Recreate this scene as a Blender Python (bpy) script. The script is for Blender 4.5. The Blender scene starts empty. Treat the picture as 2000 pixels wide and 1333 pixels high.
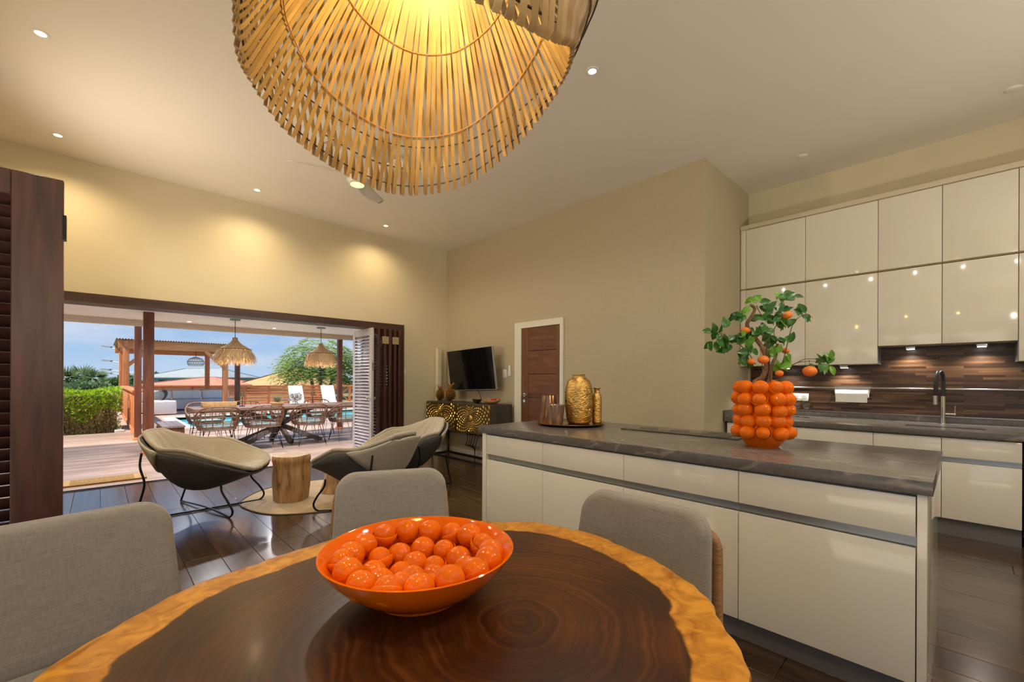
import bpy, bmesh, math, random
from math import sin, cos, pi, radians as R
from mathutils import Vector as V, Matrix as MX, noise as NZ

SC = bpy.context.scene
COL = SC.collection
rnd = random.Random(7)

# ---------------------------------------------------------------- camera
cam_d = bpy.data.cameras.new('camera'); cam = bpy.data.objects.new('camera', cam_d); COL.objects.link(cam)
cam_d.sensor_width = 36; cam_d.lens = 843 / 2000 * 36; cam_d.shift_y = 76.1 / 2000; cam_d.clip_start = .02; cam_d.clip_end = 600
cam.matrix_world = MX.Translation((0, 0, 1.30)) @ MX.Rotation(R(46.3 - 90), 4, 'Z') @ MX.Rotation(R(90), 4, 'X') @ MX.Rotation(.004, 4, 'Z')
SC.camera = cam

# ---------------------------------------------------------------- view
SC.view_settings.view_transform = 'Standard'; SC.view_settings.look = 'None'
SC.view_settings.gamma = 1; SC.view_settings.use_curve_mapping = False
SC.view_settings.exposure = 0.22
SC.cycles.use_denoising = True
SC.cycles.max_bounces = 10; SC.cycles.diffuse_bounces = 6; SC.cycles.glossy_bounces = 5; SC.cycles.transmission_bounces = 6
SC.cycles.sample_clamp_indirect = 6
SC.cycles.caustics_reflective = False; SC.cycles.caustics_refractive = False

# ---------------------------------------------------------------- world: blue sky with bright cumulus
W = bpy.data.worlds.new('sky'); SC.world = W; W.use_nodes = True
nt = W.node_tree; nt.nodes.clear()
def wn(t, **k):
    n = nt.nodes.new(t)
    for a, b in k.items(): setattr(n, a, b)
    return n
out = wn('ShaderNodeOutputWorld'); bg = wn('ShaderNodeBackground'); tc = wn('ShaderNodeTexCoord')
sep = wn('ShaderNodeSeparateXYZ'); rmp = wn('ShaderNodeValToRGB')
nt.links.new(tc.outputs['Generated'], sep.inputs[0]); nt.links.new(sep.outputs['Z'], rmp.inputs[0])
e = rmp.color_ramp.elements
e[0].position = 0; e[0].color = (.50, .68, .92, 1); e[1].position = .6; e[1].color = (.10, .27, .62, 1)
e2 = e.new(.16); e2.color = (.27, .47, .80, 1)
mp = wn('ShaderNodeMapping'); mp.inputs['Scale'].default_value = (1.6, 1.6, 5.5)
nz = wn('ShaderNodeTexNoise'); nz.inputs['Scale'].default_value = 2.3; nz.inputs['Detail'].default_value = 8; nz.inputs['Roughness'].default_value = .58
cr = wn('ShaderNodeValToRGB'); cr.color_ramp.elements[0].position = .42; cr.color_ramp.elements[1].position = .78
mixw = wn('ShaderNodeMixRGB'); mixw.inputs[2].default_value = (.74, .80, .90, 1)
nt.links.new(tc.outputs['Generated'], mp.inputs[0]); nt.links.new(mp.outputs[0], nz.inputs[0]); nt.links.new(nz.outputs[0], cr.inputs[0])
nt.links.new(cr.outputs[0], mixw.inputs[0]); nt.links.new(rmp.outputs[0], mixw.inputs[1])
nt.links.new(mixw.outputs[0], bg.inputs[0]); bg.inputs[1].default_value = .82
nt.links.new(bg.outputs[0], out.inputs[0])

# ---------------------------------------------------------------- sun, high, over the left of the terrace
sd = bpy.data.lights.new('sun', 'SUN'); sd.energy = 6.2; sd.angle = R(.6); sd.color = (1, .93, .82)
sun = bpy.data.objects.new('sun', sd); COL.objects.link(sun)
sun.rotation_mode = 'QUATERNION'; sun.rotation_quaternion = V((-.55, -.06, .82)).to_track_quat('Z', 'Y'); sun.location = (-6, 12, 20)

WARM = (1.0, .72, .40); WARM2 = (1.0, .90, .77); COOL = (1.0, .92, .80)
P_DOWN = 48; P_BULB = 8; P_FAN = 70; P_CAB = 13; P_UP = 260; P_EXTRA = 55; P_RAFFIA = 12; P_PATIO = 160

# ================================================================= helpers
def nodes_mat(name):
    m = bpy.data.materials.new(name); m.use_nodes = True
    t = m.node_tree; b = t.nodes['Principled BSDF']
    return m, t, b
def N(t, typ, **k):
    n = t.nodes.new(typ)
    for a, b in k.items(): setattr(n, a, b)
    return n
def ramp(t, src, stops, interp='LINEAR'):
    n = N(t, 'ShaderNodeValToRGB'); n.color_ramp.interpolation = interp
    el = n.color_ramp.elements
    while len(el) < len(stops): el.new(.5)
    for i, (p, c) in enumerate(stops):
        el[i].position = p; el[i].color = (c[0], c[1], c[2], 1)
    t.links.new(src, n.inputs[0]); return n.outputs[0]
def sc3(c, k): return tuple(min(1, x * k) for x in c[:3])

def M(name, col, rough=.5, metal=0, var=0, vs=6, bump=0, bs=80, stretch=(1, 1, 1), spec=.5, orand=0, emit=0, ecol=None, coat=0, trans=0, sheen=0, ior=None):
    m, t, b = nodes_mat(name)
    b.inputs['Roughness'].default_value = rough; b.inputs['Metallic'].default_value = metal
    b.inputs['Specular IOR Level'].default_value = spec
    b.inputs['Coat Weight'].default_value = coat; b.inputs['Coat Roughness'].default_value = .06
    b.inputs['Transmission Weight'].default_value = trans
    if ior: b.inputs['IOR'].default_value = ior
    if sheen: b.inputs['Sheen Weight'].default_value = sheen
    c = (*col, 1); b.inputs['Base Color'].default_value = c
    if emit:
        b.inputs['Emission Color'].default_value = (*(ecol or col), 1); b.inputs['Emission Strength'].default_value = emit
    src = None
    if var or bump:
        co = N(t, 'ShaderNodeTexCoord'); mp = N(t, 'ShaderNodeMapping'); mp.inputs['Scale'].default_value = stretch
        t.links.new(co.outputs['Object'], mp.inputs[0])
    if var:
        n = N(t, 'ShaderNodeTexNoise'); n.inputs['Scale'].default_value = vs; n.inputs['Detail'].default_value = 6
        t.links.new(mp.outputs[0], n.inputs[0])
        src = ramp(t, n.outputs[0], [(.3, sc3(col, 1 - var)), (.7, sc3(col, 1 + var))])
        t.links.new(src, b.inputs['Base Color'])
    if orand:
        oi = N(t, 'ShaderNodeObjectInfo'); mr = N(t, 'ShaderNodeMapRange'); mr.inputs['To Min'].default_value = 1 - orand; mr.inputs['To Max'].default_value = 1 + orand
        t.links.new(oi.outputs['Random'], mr.inputs[0])
        hs = N(t, 'ShaderNodeHueSaturation'); t.links.new(mr.outputs[0], hs.inputs['Value'])
        if src: t.links.new(src, hs.inputs['Color'])
        else: hs.inputs['Color'].default_value = c
        t.links.new(hs.outputs[0], b.inputs['Base Color'])
    if bump:
        n = N(t, 'ShaderNodeTexNoise'); n.inputs['Scale'].default_value = bs; n.inputs['Detail'].default_value = 4
        t.links.new(mp.outputs[0], n.inputs[0])
        bp = N(t, 'ShaderNodeBump'); bp.inputs['Strength'].default_value = bump; bp.inputs['Distance'].default_value = .01
        t.links.new(n.outputs[0], bp.inputs['Height']); t.links.new(bp.outputs[0], b.inputs['Normal'])
    return m

def wood(name, dark, light, rough=.4, scale=3, axis=1, stretch=14, orand=.0, spec=.5, bump=.05, coat=0):
    """long grain along one object axis"""
    m, t, b = nodes_mat(name)
    co = N(t, 'ShaderNodeTexCoord'); mp = N(t, 'ShaderNodeMapping')
    s = [stretch] * 3; s[axis] = 1.0; mp.inputs['Scale'].default_value = s
    oi = N(t, 'ShaderNodeObjectInfo'); ad = N(t, 'ShaderNodeVectorMath', operation='ADD'); sm = N(t, 'ShaderNodeVectorMath', operation='SCALE'); sm.inputs['Scale'].default_value = 37.0
    cb = N(t, 'ShaderNodeCombineXYZ')
    for k in range(3): t.links.new(oi.outputs['Random'], cb.inputs[k])
    t.links.new(cb.outputs[0], sm.inputs[0]); t.links.new(co.outputs['Object'], ad.inputs[0]); t.links.new(sm.outputs[0], ad.inputs[1])
    t.links.new(ad.outputs[0], mp.inputs[0])
    n = N(t, 'ShaderNodeTexNoise'); n.inputs['Scale'].default_value = scale; n.inputs['Detail'].default_value = 7; n.inputs['Roughness'].default_value = .6
    n.inputs['Distortion'].default_value = .4
    t.links.new(mp.outputs[0], n.inputs[0])
    c = ramp(t, n.outputs[0], [(.28, dark), (.72, light)])
    if orand:
        mr = N(t, 'ShaderNodeMapRange'); mr.inputs['To Min'].default_value = 1 - orand; mr.inputs['To Max'].default_value = 1 + orand
        t.links.new(oi.outputs['Random'], mr.inputs[0])
        hs = N(t, 'ShaderNodeHueSaturation'); t.links.new(mr.outputs[0], hs.inputs['Value']); t.links.new(c, hs.inputs['Color']); c = hs.outputs[0]
    t.links.new(c, b.inputs['Base Color'])
    b.inputs['Roughness'].default_value = rough; b.inputs['Specular IOR Level'].default_value = spec; b.inputs['Coat Weight'].default_value = coat; b.inputs['Coat Roughness'].default_value = .12
    if bump:
        bp = N(t, 'ShaderNodeBump'); bp.inputs['Strength'].default_value = bump; bp.inputs['Distance'].default_value = .01
        t.links.new(n.outputs[0], bp.inputs['Height']); t.links.new(bp.outputs[0], b.inputs['Normal'])
    return m

class MB:
    """collects shapes, links them as one mesh object"""
    def __init__(s): s.v = []; s.f = []
    def add(s, vs, fs):
        o = len(s.v); s.v += [tuple(p) for p in vs]; s.f += [tuple(i + o for i in f) for f in fs]; return s
    def box(s, a, b, mx=None):
        x0, y0, z0 = [min(p, q) for p, q in zip(a, b)]; x1, y1, z1 = [max(p, q) for p, q in zip(a, b)]
        vs = [(x0, y0, z0), (x1, y0, z0), (x1, y1, z0), (x0, y1, z0), (x0, y0, z1), (x1, y0, z1), (x1, y1, z1), (x0, y1, z1)]
        if mx is not None: vs = [mx @ V(p) for p in vs]
        return s.add(vs, [(0, 3, 2, 1), (4, 5, 6, 7), (0, 1, 5, 4), (1, 2, 6, 5), (2, 3, 7, 6), (3, 0, 4, 7)])
    def bar(s, p, q, w, h, up=(0, 0, 1)):
        p, q = V(p), V(q); d = (q - p); L = d.length; d.normalize()
        x = d.cross(V(up)); x = x.normalized() if x.length > 1e-4 else V((1, 0, 0)); z = x.cross(d)
        mx = MX.Translation((p + q) / 2) @ MX((x, d, z)).transposed().to_4x4()
        return s.box((-w / 2, -L / 2, -h / 2), (w / 2, L / 2, h / 2), mx)
    def tube(s, pts, r, n=8, closed=False):
        pts = [V(p) for p in pts]; m = len(pts)
        rr = r if isinstance(r, (list, tuple)) else [r] * m
        vs = []; fs = []; prev = None
        for i, p in enumerate(pts):
            a = pts[(i - 1) % m] if (closed or i) else p; b = pts[(i + 1) % m] if (closed or i < m - 1) else p
            d = (b - a).normalized()
            if prev is None:
                x = d.cross(V((0, 0, 1)));
                if x.length < .05: x = d.cross(V((1, 0, 0)))
                x.normalize()
            else:
                x = prev - d * prev.dot(d); x.normalize()
            prev = x; y = d.cross(x)
            vs += [p + (x * cos(2 * pi * k / n) + y * sin(2 * pi * k / n)) * rr[i] for k in range(n)]
        for i in range(m if closed else m - 1):
            j = (i + 1) % m
            fs += [(i * n + k, i * n + (k + 1) % n, j * n + (k + 1) % n, j * n + k) for k in range(n)]
        if not closed: fs += [tuple(range(n - 1, -1, -1)), tuple((m - 1) * n + k for k in range(n))]
        return s.add(vs, fs)
    def lathe(s, prof, n=32, c=(0, 0, 0), cap=True):
        vs = []; fs = []; m = len(prof)
        for r, z in prof: vs += [(c[0] + r * cos(2 * pi * k / n), c[1] + r * sin(2 * pi * k / n), c[2] + z) for k in range(n)]
        for i in range(m - 1): fs += [(i * n + k, i * n + (k + 1) % n, (i + 1) * n + (k + 1) % n, (i + 1) * n + k) for k in range(n)]
        if cap:
            fs.append(tuple(range(n - 1, -1, -1))); fs.append(tuple((m - 1) * n + k for k in range(n)))
        return s.add(vs, fs)
    def grid(s, fn, nu, nv, closeu=False):
        vs = [fn(i / (nu - (0 if closeu else 1)), j / (nv - 1)) for i in range(nu) for j in range(nv)]; fs = []
        for i in range(nu if closeu else nu - 1):
            k = (i + 1) % nu
            fs += [(i * nv + j, k * nv + j, k * nv + j + 1, i * nv + j + 1) for j in range(nv - 1)]
        return s.add(vs, fs)
    def ball(s, c, r, n=16, m=10, sc=(1, 1, 1), mx=None):
        def f(u, v):
            a = 2 * pi * u; b = pi * (v - .5)
            p = V((cos(a) * cos(b) * r * sc[0], sin(a) * cos(b) * r * sc[1], sin(b) * r * sc[2]))
            return (mx @ p if mx is not None else p) + V(c)
        return s.grid(f, n, m, closeu=True)
    def prism(s, poly, z0, z1):
        n = len(poly)
        vs = [(x, y, z0) for x, y in poly] + [(x, y, z1) for x, y in poly]
        return s.add(vs, [tuple(range(n - 1, -1, -1)), tuple(range(n, 2 * n))] + [(i, (i + 1) % n, (i + 1) % n + n, i + n) for i in range(n)])
    def build(s, name, mat, parent=None, world=True, smooth=True, bevel=0, seg=2, merge=True, ang=38, origin=None):
        me = bpy.data.meshes.new(name)
        off = V((0, 0, 0))
        if parent is not None and world:
            q = parent
            while q is not None: off += q.location; q = q.parent
        if origin is not None: off = off + V(origin)
        me.from_pydata([tuple(V(p) - off) for p in s.v], [], s.f); me.update()
        if bevel or merge:
            bm = bmesh.new(); bm.from_mesh(me)
            if merge: bmesh.ops.remove_doubles(bm, verts=bm.verts, dist=1e-6)
            bmesh.ops.recalc_face_normals(bm, faces=bm.faces)
            if bevel: bmesh.ops.bevel(bm, geom=list(bm.edges), offset=bevel, segments=seg, affect='EDGES', profile=.6, clamp_overlap=True)
            bm.to_mesh(me); bm.free()
        if smooth:
            me.shade_smooth(); me.set_sharp_from_angle(angle=R(ang))
        o = bpy.data.objects.new(name, me); COL.objects.link(o)
        if mat: me.materials.append(mat)
        if origin is not None: o.location = origin
        if parent is not None: o.parent = parent
        return o

def tag(o, label=None, cat=None, group=None, kind=None):
    for k, v in (('label', label), ('category', cat), ('group', group), ('kind', kind)):
        if v: o[k] = v
    return o
def thing(name, label, cat, loc=(0, 0, 0), rz=0, group=None):
    o = bpy.data.objects.new(name, None); COL.objects.link(o); o.location = loc; o.rotation_euler = (0, 0, rz); o.empty_display_size = .05
    return tag(o, label, cat, group)
def inst(src, parent, loc=(0, 0, 0), rot=(0, 0, 0), scale=(1, 1, 1), name=None):
    """another object on the same mesh data"""
    o = src.copy(); COL.objects.link(o); o.parent = parent; o.location = loc; o.rotation_euler = rot; o.scale = scale
    if name: o.name = name
    return o
def copy_tree(o, parent=None):
    c = o.copy(); COL.objects.link(c); c.parent = parent
    for ch in [x for x in o.children]: copy_tree(ch, c)
    return c
def struct(o): o['kind'] = 'structure'; return o
def spline(pts, k=6, closed=False):
    pts = [V(p) for p in pts]; n = len(pts); out = []
    for i in range(n if closed else n - 1):
        p0 = pts[i - 1] if (i or closed) else pts[0]; p1 = pts[i]; p2 = pts[(i + 1) % n]; p3 = pts[(i + 2) % n] if (closed or i + 2 < n) else p2
        for j in range(k):
            t = j / k; out.append(.5 * ((2 * p1) + (p2 - p0) * t + (2 * p0 - 5 * p1 + 4 * p2 - p3) * t * t + (3 * p1 - p0 - 3 * p2 + p3) * t ** 3))
    if not closed: out.append(pts[-1])
    return out
def lerp_tab(tab, x):
    if x <= tab[0][0]: return tab[0][1]
    for (a, p), (b, q) in zip(tab, tab[1:]):
        if x <= b:
            k = (x - a) / (b - a); k = k * k * (3 - 2 * k) if len(tab) > 2 else k
            return p + (q - p) * k
    return tab[-1][1]
def light(name, typ, loc, energy, col, parent=None, size=.05, spot=None, blend=.6, rot=(0, 0, 0)):
    d = bpy.data.lights.new(name, typ); d.energy = energy; d.color = col
    if typ in ('POINT', 'SPOT'): d.shadow_soft_size = size
    if typ == 'SPOT': d.spot_size = spot; d.spot_blend = blend
    o = bpy.data.objects.new(name, d); COL.objects.link(o); o.location = loc; o.rotation_euler = rot
    if parent: o.parent = parent
    return o
# ================================================================= materials of the house
WALLC = M('wall_cream_paint', (.66, .60, .43), .75, var=.03, vs=1.5, bump=.03, bs=120)
CEILM = M('ceiling_white_paint', (.80, .76, .70), .8, var=.02, vs=1, bump=.02, bs=140)
WHITE = M('white_paint', (.78, .77, .72), .45, var=.02)
DARKW = wood('dark_red_hardwood', (.030, .010, .007), (.105, .034, .022), .36, scale=2.2, axis=2, stretch=10, bump=.06)
DARKX = wood('dark_hardwood_beam', (.030, .014, .011), (.085, .040, .030), .45, scale=2.0, axis=0, stretch=10, bump=.06)
POSTW = wood('red_hardwood_post', (.09, .028, .014), (.23, .072, .035), .42, scale=2.0, axis=2, stretch=9, bump=.05)
ORNW = wood('orange_hardwood', (.58, .19, .065), (.88, .36, .14), .55, scale=2.0, axis=0, stretch=9, orand=.12)
ORNV = wood('orange_hardwood_upright', (.52, .16, .055), (.82, .31, .12), .55, scale=2.0, axis=2, stretch=9, orand=.10)
DECKM = wood('deck_board_hardwood', (.30, .19, .14), (.49, .36, .29), .42, scale=2.2, axis=0, stretch=12, orand=.22, bump=.08)
PLANK = wood('dark_oak_plank', (.024, .013, .007), (.100, .058, .030), .23, scale=2.0, axis=1, stretch=16, orand=.30, bump=.03, spec=.7, coat=.35)
def wallpaper():
    m, t, b = nodes_mat('beige_textile_wallpaper')
    co = N(t, 'ShaderNodeTexCoord'); mp = N(t, 'ShaderNodeMapping'); mp.inputs['Scale'].default_value = (1, 1, .05)
    t.links.new(co.outputs['Object'], mp.inputs[0])
    n = N(t, 'ShaderNodeTexNoise'); n.inputs['Scale'].default_value = 130; n.inputs['Detail'].default_value = 4; t.links.new(mp.outputs[0], n.inputs[0])
    mp2 = N(t, 'ShaderNodeMapping'); mp2.inputs['Scale'].default_value = (.05, .05, 1); t.links.new(co.outputs['Object'], mp2.inputs[0])
    n2 = N(t, 'ShaderNodeTexNoise'); n2.inputs['Scale'].default_value = 130; t.links.new(mp2.outputs[0], n2.inputs[0])
    ad = N(t, 'ShaderNodeMath', operation='ADD'); t.links.new(n.outputs[0], ad.inputs[0]); t.links.new(n2.outputs[0], ad.inputs[1])
    ml = N(t, 'ShaderNodeMath', operation='MULTIPLY'); ml.inputs[1].default_value = .5; t.links.new(ad.outputs[0], ml.inputs[0])
    t.links.new(ramp(t, ml.outputs[0], [(.30, (.45, .39, .265)), (.70, (.50, .44, .31))]), b.inputs['Base Color'])
    bp = N(t, 'ShaderNodeBump'); bp.inputs['Strength'].default_value = .08; bp.inputs['Distance'].default_value = .003
    t.links.new(ml.outputs[0], bp.inputs['Height']); t.links.new(bp.outputs[0], b.inputs['Normal'])
    b.inputs['Roughness'].default_value = .7
    return m
PAPER = wallpaper()
BLACKM = M('black_metal', (.012, .012, .013), .35, metal=.6)
STEEL = M('brushed_steel', (.55, .55, .53), .25, metal=1)
CHROME = M('polished_chrome', (.8, .8, .8), .08, metal=1)

# room planes
XW, YW, YO = 4.64, 6.62, 7.02          # wallpapered wall, opening wall (inner face, outer face)
YJ, XK, ZC = 1.90, 5.98, 3.67          # jog, kitchen wall, ceiling
XL, YB = -1.05, -2.6                   # left wall, wall behind the camera
OX0, OX1, OZ = -1.02, 3.66, 2.13       # the wide opening

# ---------------------------------------------------------------- floor with planks
fl = struct(MB().box((XL - .25, YB - .2, -.14), (XK + .2, YO, -.012)).build('floor', M('floor_screed', (.06, .045, .035), .6), smooth=False))
pw, pl = .212, 1.62
pm = MB().box((-pw / 2 + .0012, -pl / 2 + .0012, -.012), (pw / 2 - .0012, pl / 2 - .0012, 0)).build('plank', PLANK, fl, world=False, bevel=.0012, seg=1)
first = True; nx = int((XK - XL) / pw) + 1
half = MB().box((-pw / 2 + .0012, -pl / 4 + .0012, -.012), (pw / 2 - .0012, pl / 4 - .0012, 0)).build('plank', PLANK, fl, world=False, bevel=.0012, seg=1)
firsth = True
for i in range(nx):
    x = XL + pw * (i + .5)
    if x + pw / 2 > XK: continue
    y = -1.05 - rnd.choice((0, .25, .5, .75)) * pl
    while y < YO - .02:
        L = pl
        if y + L > YO: L = YO - y
        if y + L > -.9 and not (x - pw / 2 > XW and y > YJ):
            if abs(L - pl) < 1e-4:
                if first: o = pm; first = False
                else: o = inst(pm, fl)
            else:
                if firsth: o = half; firsth = False
                else: o = inst(half, fl)
                o.scale = (1, L / (pl / 2), 1)
            o.location = (x, y + L / 2, 0)
        y += pl
tag(MB().box((XL, YB, -.012), (XK, -1.1, -.001)).build('plank', PLANK, fl), kind='stuff')

# ---------------------------------------------------------------- walls
w = MB()
w.box((XL - .25, YW, OZ + .10), (XW + .02, YO - .12, ZC)); w.box((OX1 + .10, YW, 0), (XW + .02, YO - .12, OZ + .10)); w.box((XL - .25, YW, 0), (OX0 - .10, YO - .12, OZ + .1))
struct(w.build('wall_left', WALLC, smooth=False))
w = MB(); w.box((XW, YJ, 0), (XW + .16, YW, ZC)); w.box((XW + .16, YJ, 0), (XK, YJ + .16, ZC))
struct(w.build('wall_right', PAPER, smooth=False))
struct(MB().box((XK, YB, 0), (XK + .16, YJ + .16, ZC)).build('wall_kitchen', WALLC, smooth=False))
struct(MB().box((XL - .25, YB - .2, 0), (XK + .16, YB, ZC)).build('wall_back', WALLC, smooth=False))
w = MB(); w.box((XL - .22, 2.78, 0), (XL, YW, ZC)); w.box((XL - .22, YB, 2.2), (XL, 2.78, ZC)); w.box((XL - .22, YB, 0), (XL, -1.9, 2.2))
struct(w.build('wall_side', WALLC, smooth=False))
struct(MB().box((XL - .25, YB - .2, ZC), (XK + .16, YO - .12, ZC + .15)).build('ceiling', CEILM, smooth=False))
# baseboards
BB = M('baseboard_white', (.70, .68, .60), .4)
b_ = MB().box((XW - .014, 4.78, 0), (XW, YW, .085)); b_.box((XW - .014, YJ, 0), (XW, 3.80, .085))
struct(b_.build('baseboard_right', BB, smooth=False))
struct(MB().box((OX1 + .12, YW - .014, 0), (XW - .014, YW, .085)).build('baseboard_left', BB, smooth=False))

# ---------------------------------------------------------------- frame of the wide opening, track
f = MB(); f.box((OX0 - .1, YW - .015, OZ), (OX1 + .1, YO - .10, OZ + .10))
struct(f.build('trim_1', DARKX, smooth=False))
f = MB(); f.box((OX1, YW - .015, 0), (OX1 + .1, YO - .10, OZ)); f.box((OX0 - .1, YW - .015, 0), (OX0, YO - .10, OZ))
struct(f.build('trim_2', DARKW, smooth=False))
struct(MB().box((OX0, YO, -.05), (OX1, YO + .075, .006)).build('trim_3', M('door_track_metal', (.10, .10, .11), .4, metal=.8), smooth=False))
for k in range(2):
    struct(MB().box((OX0, YO + .018 + k * .028, .006), (OX1, YO + .026 + k * .028, .012)).build('trim_4', BLACKM, smooth=False))

# ---------------------------------------------------------------- interior door
d1 = thing('door_1', 'brown wooden door with horizontal boards in a white frame on the beige wall', 'door', (XW, 4.24, 0)); d1['kind'] = 'structure'; del d1['category']
DW = wood('brown_door_wood', (.085, .030, .012), (.20, .078, .032), .42, scale=2, axis=1, stretch=10, orand=.12)
DWV = wood('brown_door_stile', (.10, .036, .014), (.20, .080, .034), .42, scale=2, axis=2, stretch=10)
dy0, dy1, dz = 3.87, 4.63, 2.08
fr = MB(); fr.box((XW - .03, dy1, 0), (XW - .001, dy1 + .14, dz + .09)); fr.box((XW - .03, dy0 - .055, 0), (XW - .001, dy0, dz + .09)); fr.box((XW - .03, dy0, dz), (XW - .001, dy1, dz + .09))
fr.build('door_frame', M('door_frame_white', (.74, .73, .64), .4), d1, smooth=False)
st = MB(); st.box((XW - .016, dy1 - .14, 0), (XW - .002, dy1, dz)); st.build('stile', DWV, d1, smooth=False)
st = MB(); st.box((XW - .016, dy0, 0), (XW - .002, dy0 + .07, dz)); st.build('stile', DWV, d1, smooth=False)
for k in range(6):
    z0 = .0 + k * dz / 6
    MB().box((XW - .014, dy0 + .072, z0 + .004), (XW - .002, dy1 - .142, z0 + dz / 6 - .004)).build('board', DW, d1, bevel=.002, seg=1)
MB().box((XW - .006, dy0, 0), (XW - .001, dy1, dz)).build('backing', M('door_groove', (.04, .015, .008), .6), d1, smooth=False)
h = MB(); h.tube([(XW - .016, 4.56, 1.08), (XW - .07, 4.56, 1.08), (XW - .075, 4.55, 1.08), (XW - .075, 4.45, 1.08)], .010); h.lathe([(.024, 0), (.024, .006)], 20)
hh = h.build('door_handle', CHROME, d1)
q = MB(); q.tube([(XW - .016, 4.56, 1.08), (XW - .026, 4.56, 1.08)], .026, 18); q.tube([(XW - .016, 4.56, .985), (XW - .03, 4.56, .985)], .022, 18)
q.build('lock_rose', CHROME, d1)
hh.data.materials[0] = CHROME
# ================================================================= ceiling lights, fan, switches
GLOW_W = M('downlight_lens_warm', (1, .85, .6), .4, emit=14, ecol=(1, .80, .52))
GLOW_C = M('downlight_lens_white', (1, .97, .92), .4, emit=14, ecol=(1, .95, .88))
def downlight(x, y, label, warm=True, power=1.0, z=ZC, seen=True):
    t = thing('ceiling_downlight', label, 'downlight', (x, y, z), group='recessed ceiling downlights')
    MB().lathe([(.030, -.001), (.030, -.006), (.046, -.006), (.048, 0), (.030, 0)], 28, (x, y, z), cap=False).build('trim_ring', WHITE, t)
    MB().lathe([(.001, -.003), (.030, -.003)], 24, (x, y, z), cap=False).build('lens', GLOW_W if warm else GLOW_C, t)
    light('downlight_lamp', 'SPOT', (0, 0, -.02), P_DOWN * power, WARM if warm else WARM2, t, .04, R(150), .9)
downlight(-.30, 6.10, 'warm ceiling downlight nearest the far left corner above the opening', True, 1.1)
downlight(1.42, 6.12, 'warm ceiling downlight above the middle of the opening wall', True, 1.0)
downlight(3.18, 6.15, 'warm ceiling downlight closest to the corner with the beige wall', True, .9)
downlight(-.30, 4.385, 'warm ceiling downlight high at the left edge above the louvred shutter', True, 1.2)
downlight(2.72, 1.97, 'cool white ceiling downlight to the right of the woven pendant lamp', False, 1.0)
for x, y, lab in ((2.72, .35, 'above the island'), (2.72, -1.3, 'behind the island end'), (4.4, -1.2, 'over the kitchen aisle'), (-.3, 2.67, 'beside the shutter'), (-.3, .9, 'left of the round table'), (1.2, -1.3, 'behind the viewer')):
    downlight(x, y, 'white ceiling downlight outside the picture, ' + lab, False, P_EXTRA / P_DOWN)  # unseen downlights added to raise the room brightness
def uplighter(x, y, label, e, col, aim, spot=150):  # unseen lamps added as ambient fill
    """floor lamp with a tilting bowl that washes the ceiling"""
    t = thing('floor_lamp', label, 'lamp', (x, y, 0), group='uplighter floor lamps')
    MB().lathe([(.14, 0), (.14, .02), (.015, .03)], 32, (x, y, 0)).build('base', BLACKM, t)
    MB().tube([(x, y, .02), (x, y, 1.75)], .012, 10).build('pole', BLACKM, t)
    q = V(aim).to_track_quat('Z', 'Y')
    hb = MB().lathe([(.02, 0), (.10, .03), (.15, .06), (.145, .06), (.095, .035), (.001, .012)], 32, cap=False); hb.v = [tuple(q @ V(p) + V((x, y, 1.75))) for p in hb.v]
    hb.build('lamp_bowl', M('lamp_bowl_white', (.8, .8, .78), .5), t)
    l = light('floor_lamp_light', 'SPOT', V((0, 0, 1.75)) + (q @ V((0, 0, .09))), e, col, t, .09, R(spot), 1.0)
    l.rotation_euler = V(aim).to_track_quat('-Z', 'Y').to_euler()
uplighter(-.78, 3.45, 'uplighter floor lamp hidden behind the dark left shutter', P_UP * .05, WARM, (.3, 0, 1))
uplighter(-.85, 5.35, 'uplighter floor lamp left of the wide opening, outside the picture', P_UP * .60, (1, .84, .64), (.86, -.12, .52), 120)
uplighter(-.6, -2.2, 'uplighter floor lamp behind the viewer at left', P_UP * .75, (1, .86, .68), (.35, .6, .8))
uplighter(3.6, -2.2, 'uplighter floor lamp behind the viewer by the kitchen', P_UP * .52, WARM2, (-.1, .85, .65), 140)
for x, y, lab in ((5.34, 1.18, 'small white ceiling vent disc near the kitchen corner'), (5.33, -.27, 'small white ceiling vent disc above the tall kitchen cabinets at right')):
    o = MB().lathe([(.001, -.012), (.035, -.012), (.05, -.004), (.052, 0)], 28, (x, y, ZC)).build('ceiling_vent', WHITE, origin=(x, y, ZC)); tag(o, lab, 'vent', 'small ceiling vents')

fan = thing('ceiling_fan', 'white ceiling fan with curved blades and a lit round lamp', 'fan', (1.94, 4.38, ZC))
FW = M('fan_white', (.74, .72, .68), .4)
fc = V((1.94, 4.38, 0)); fz = 3.36
MB().lathe([(.07, 0), (.07, -.05), (.02, -.07), (.018, -.12)], 28, (fc.x, fc.y, ZC)).build('ceiling_mount', FW, fan)
MB().lathe([(.018, .24), (.020, .14), (.085, .13), (.10, .10), (.10, .06)], 32, (fc.x, fc.y, fz)).build('motor_housing', FW, fan)
MB().lathe([(.092, .062), (.092, .050)], 32, (fc.x, fc.y, fz)).build('dark_gap', BLACKM, fan)
MB().lathe([(.10, .05), (.105, .02), (.085, -.02), (.07, -.028)], 32, (fc.x, fc.y, fz)).build('lower_housing', FW, fan)
MB().lathe([(.068, -.024), (.068, -.032), (.001, -.036)], 32, (fc.x, fc.y, fz)).build('lamp_disc', M('fan_lamp', (1, .86, .45), .4, emit=1.15, ecol=(1, .80, .36)), fan)
def blade(u, v):
    r = .09 + u * .57; wd = lerp_tab([(0, .05), (.15, .075), (.5, .075), (.85, .06), (1, .03)], u)
    s = (v - .5) * 2
    return V((r * cos(.12 * u) - s * wd * .0, s * wd + .06 * sin(u * pi * .9), .045 - .03 * s * (1 - .4 * u) + .02 * u))
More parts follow.
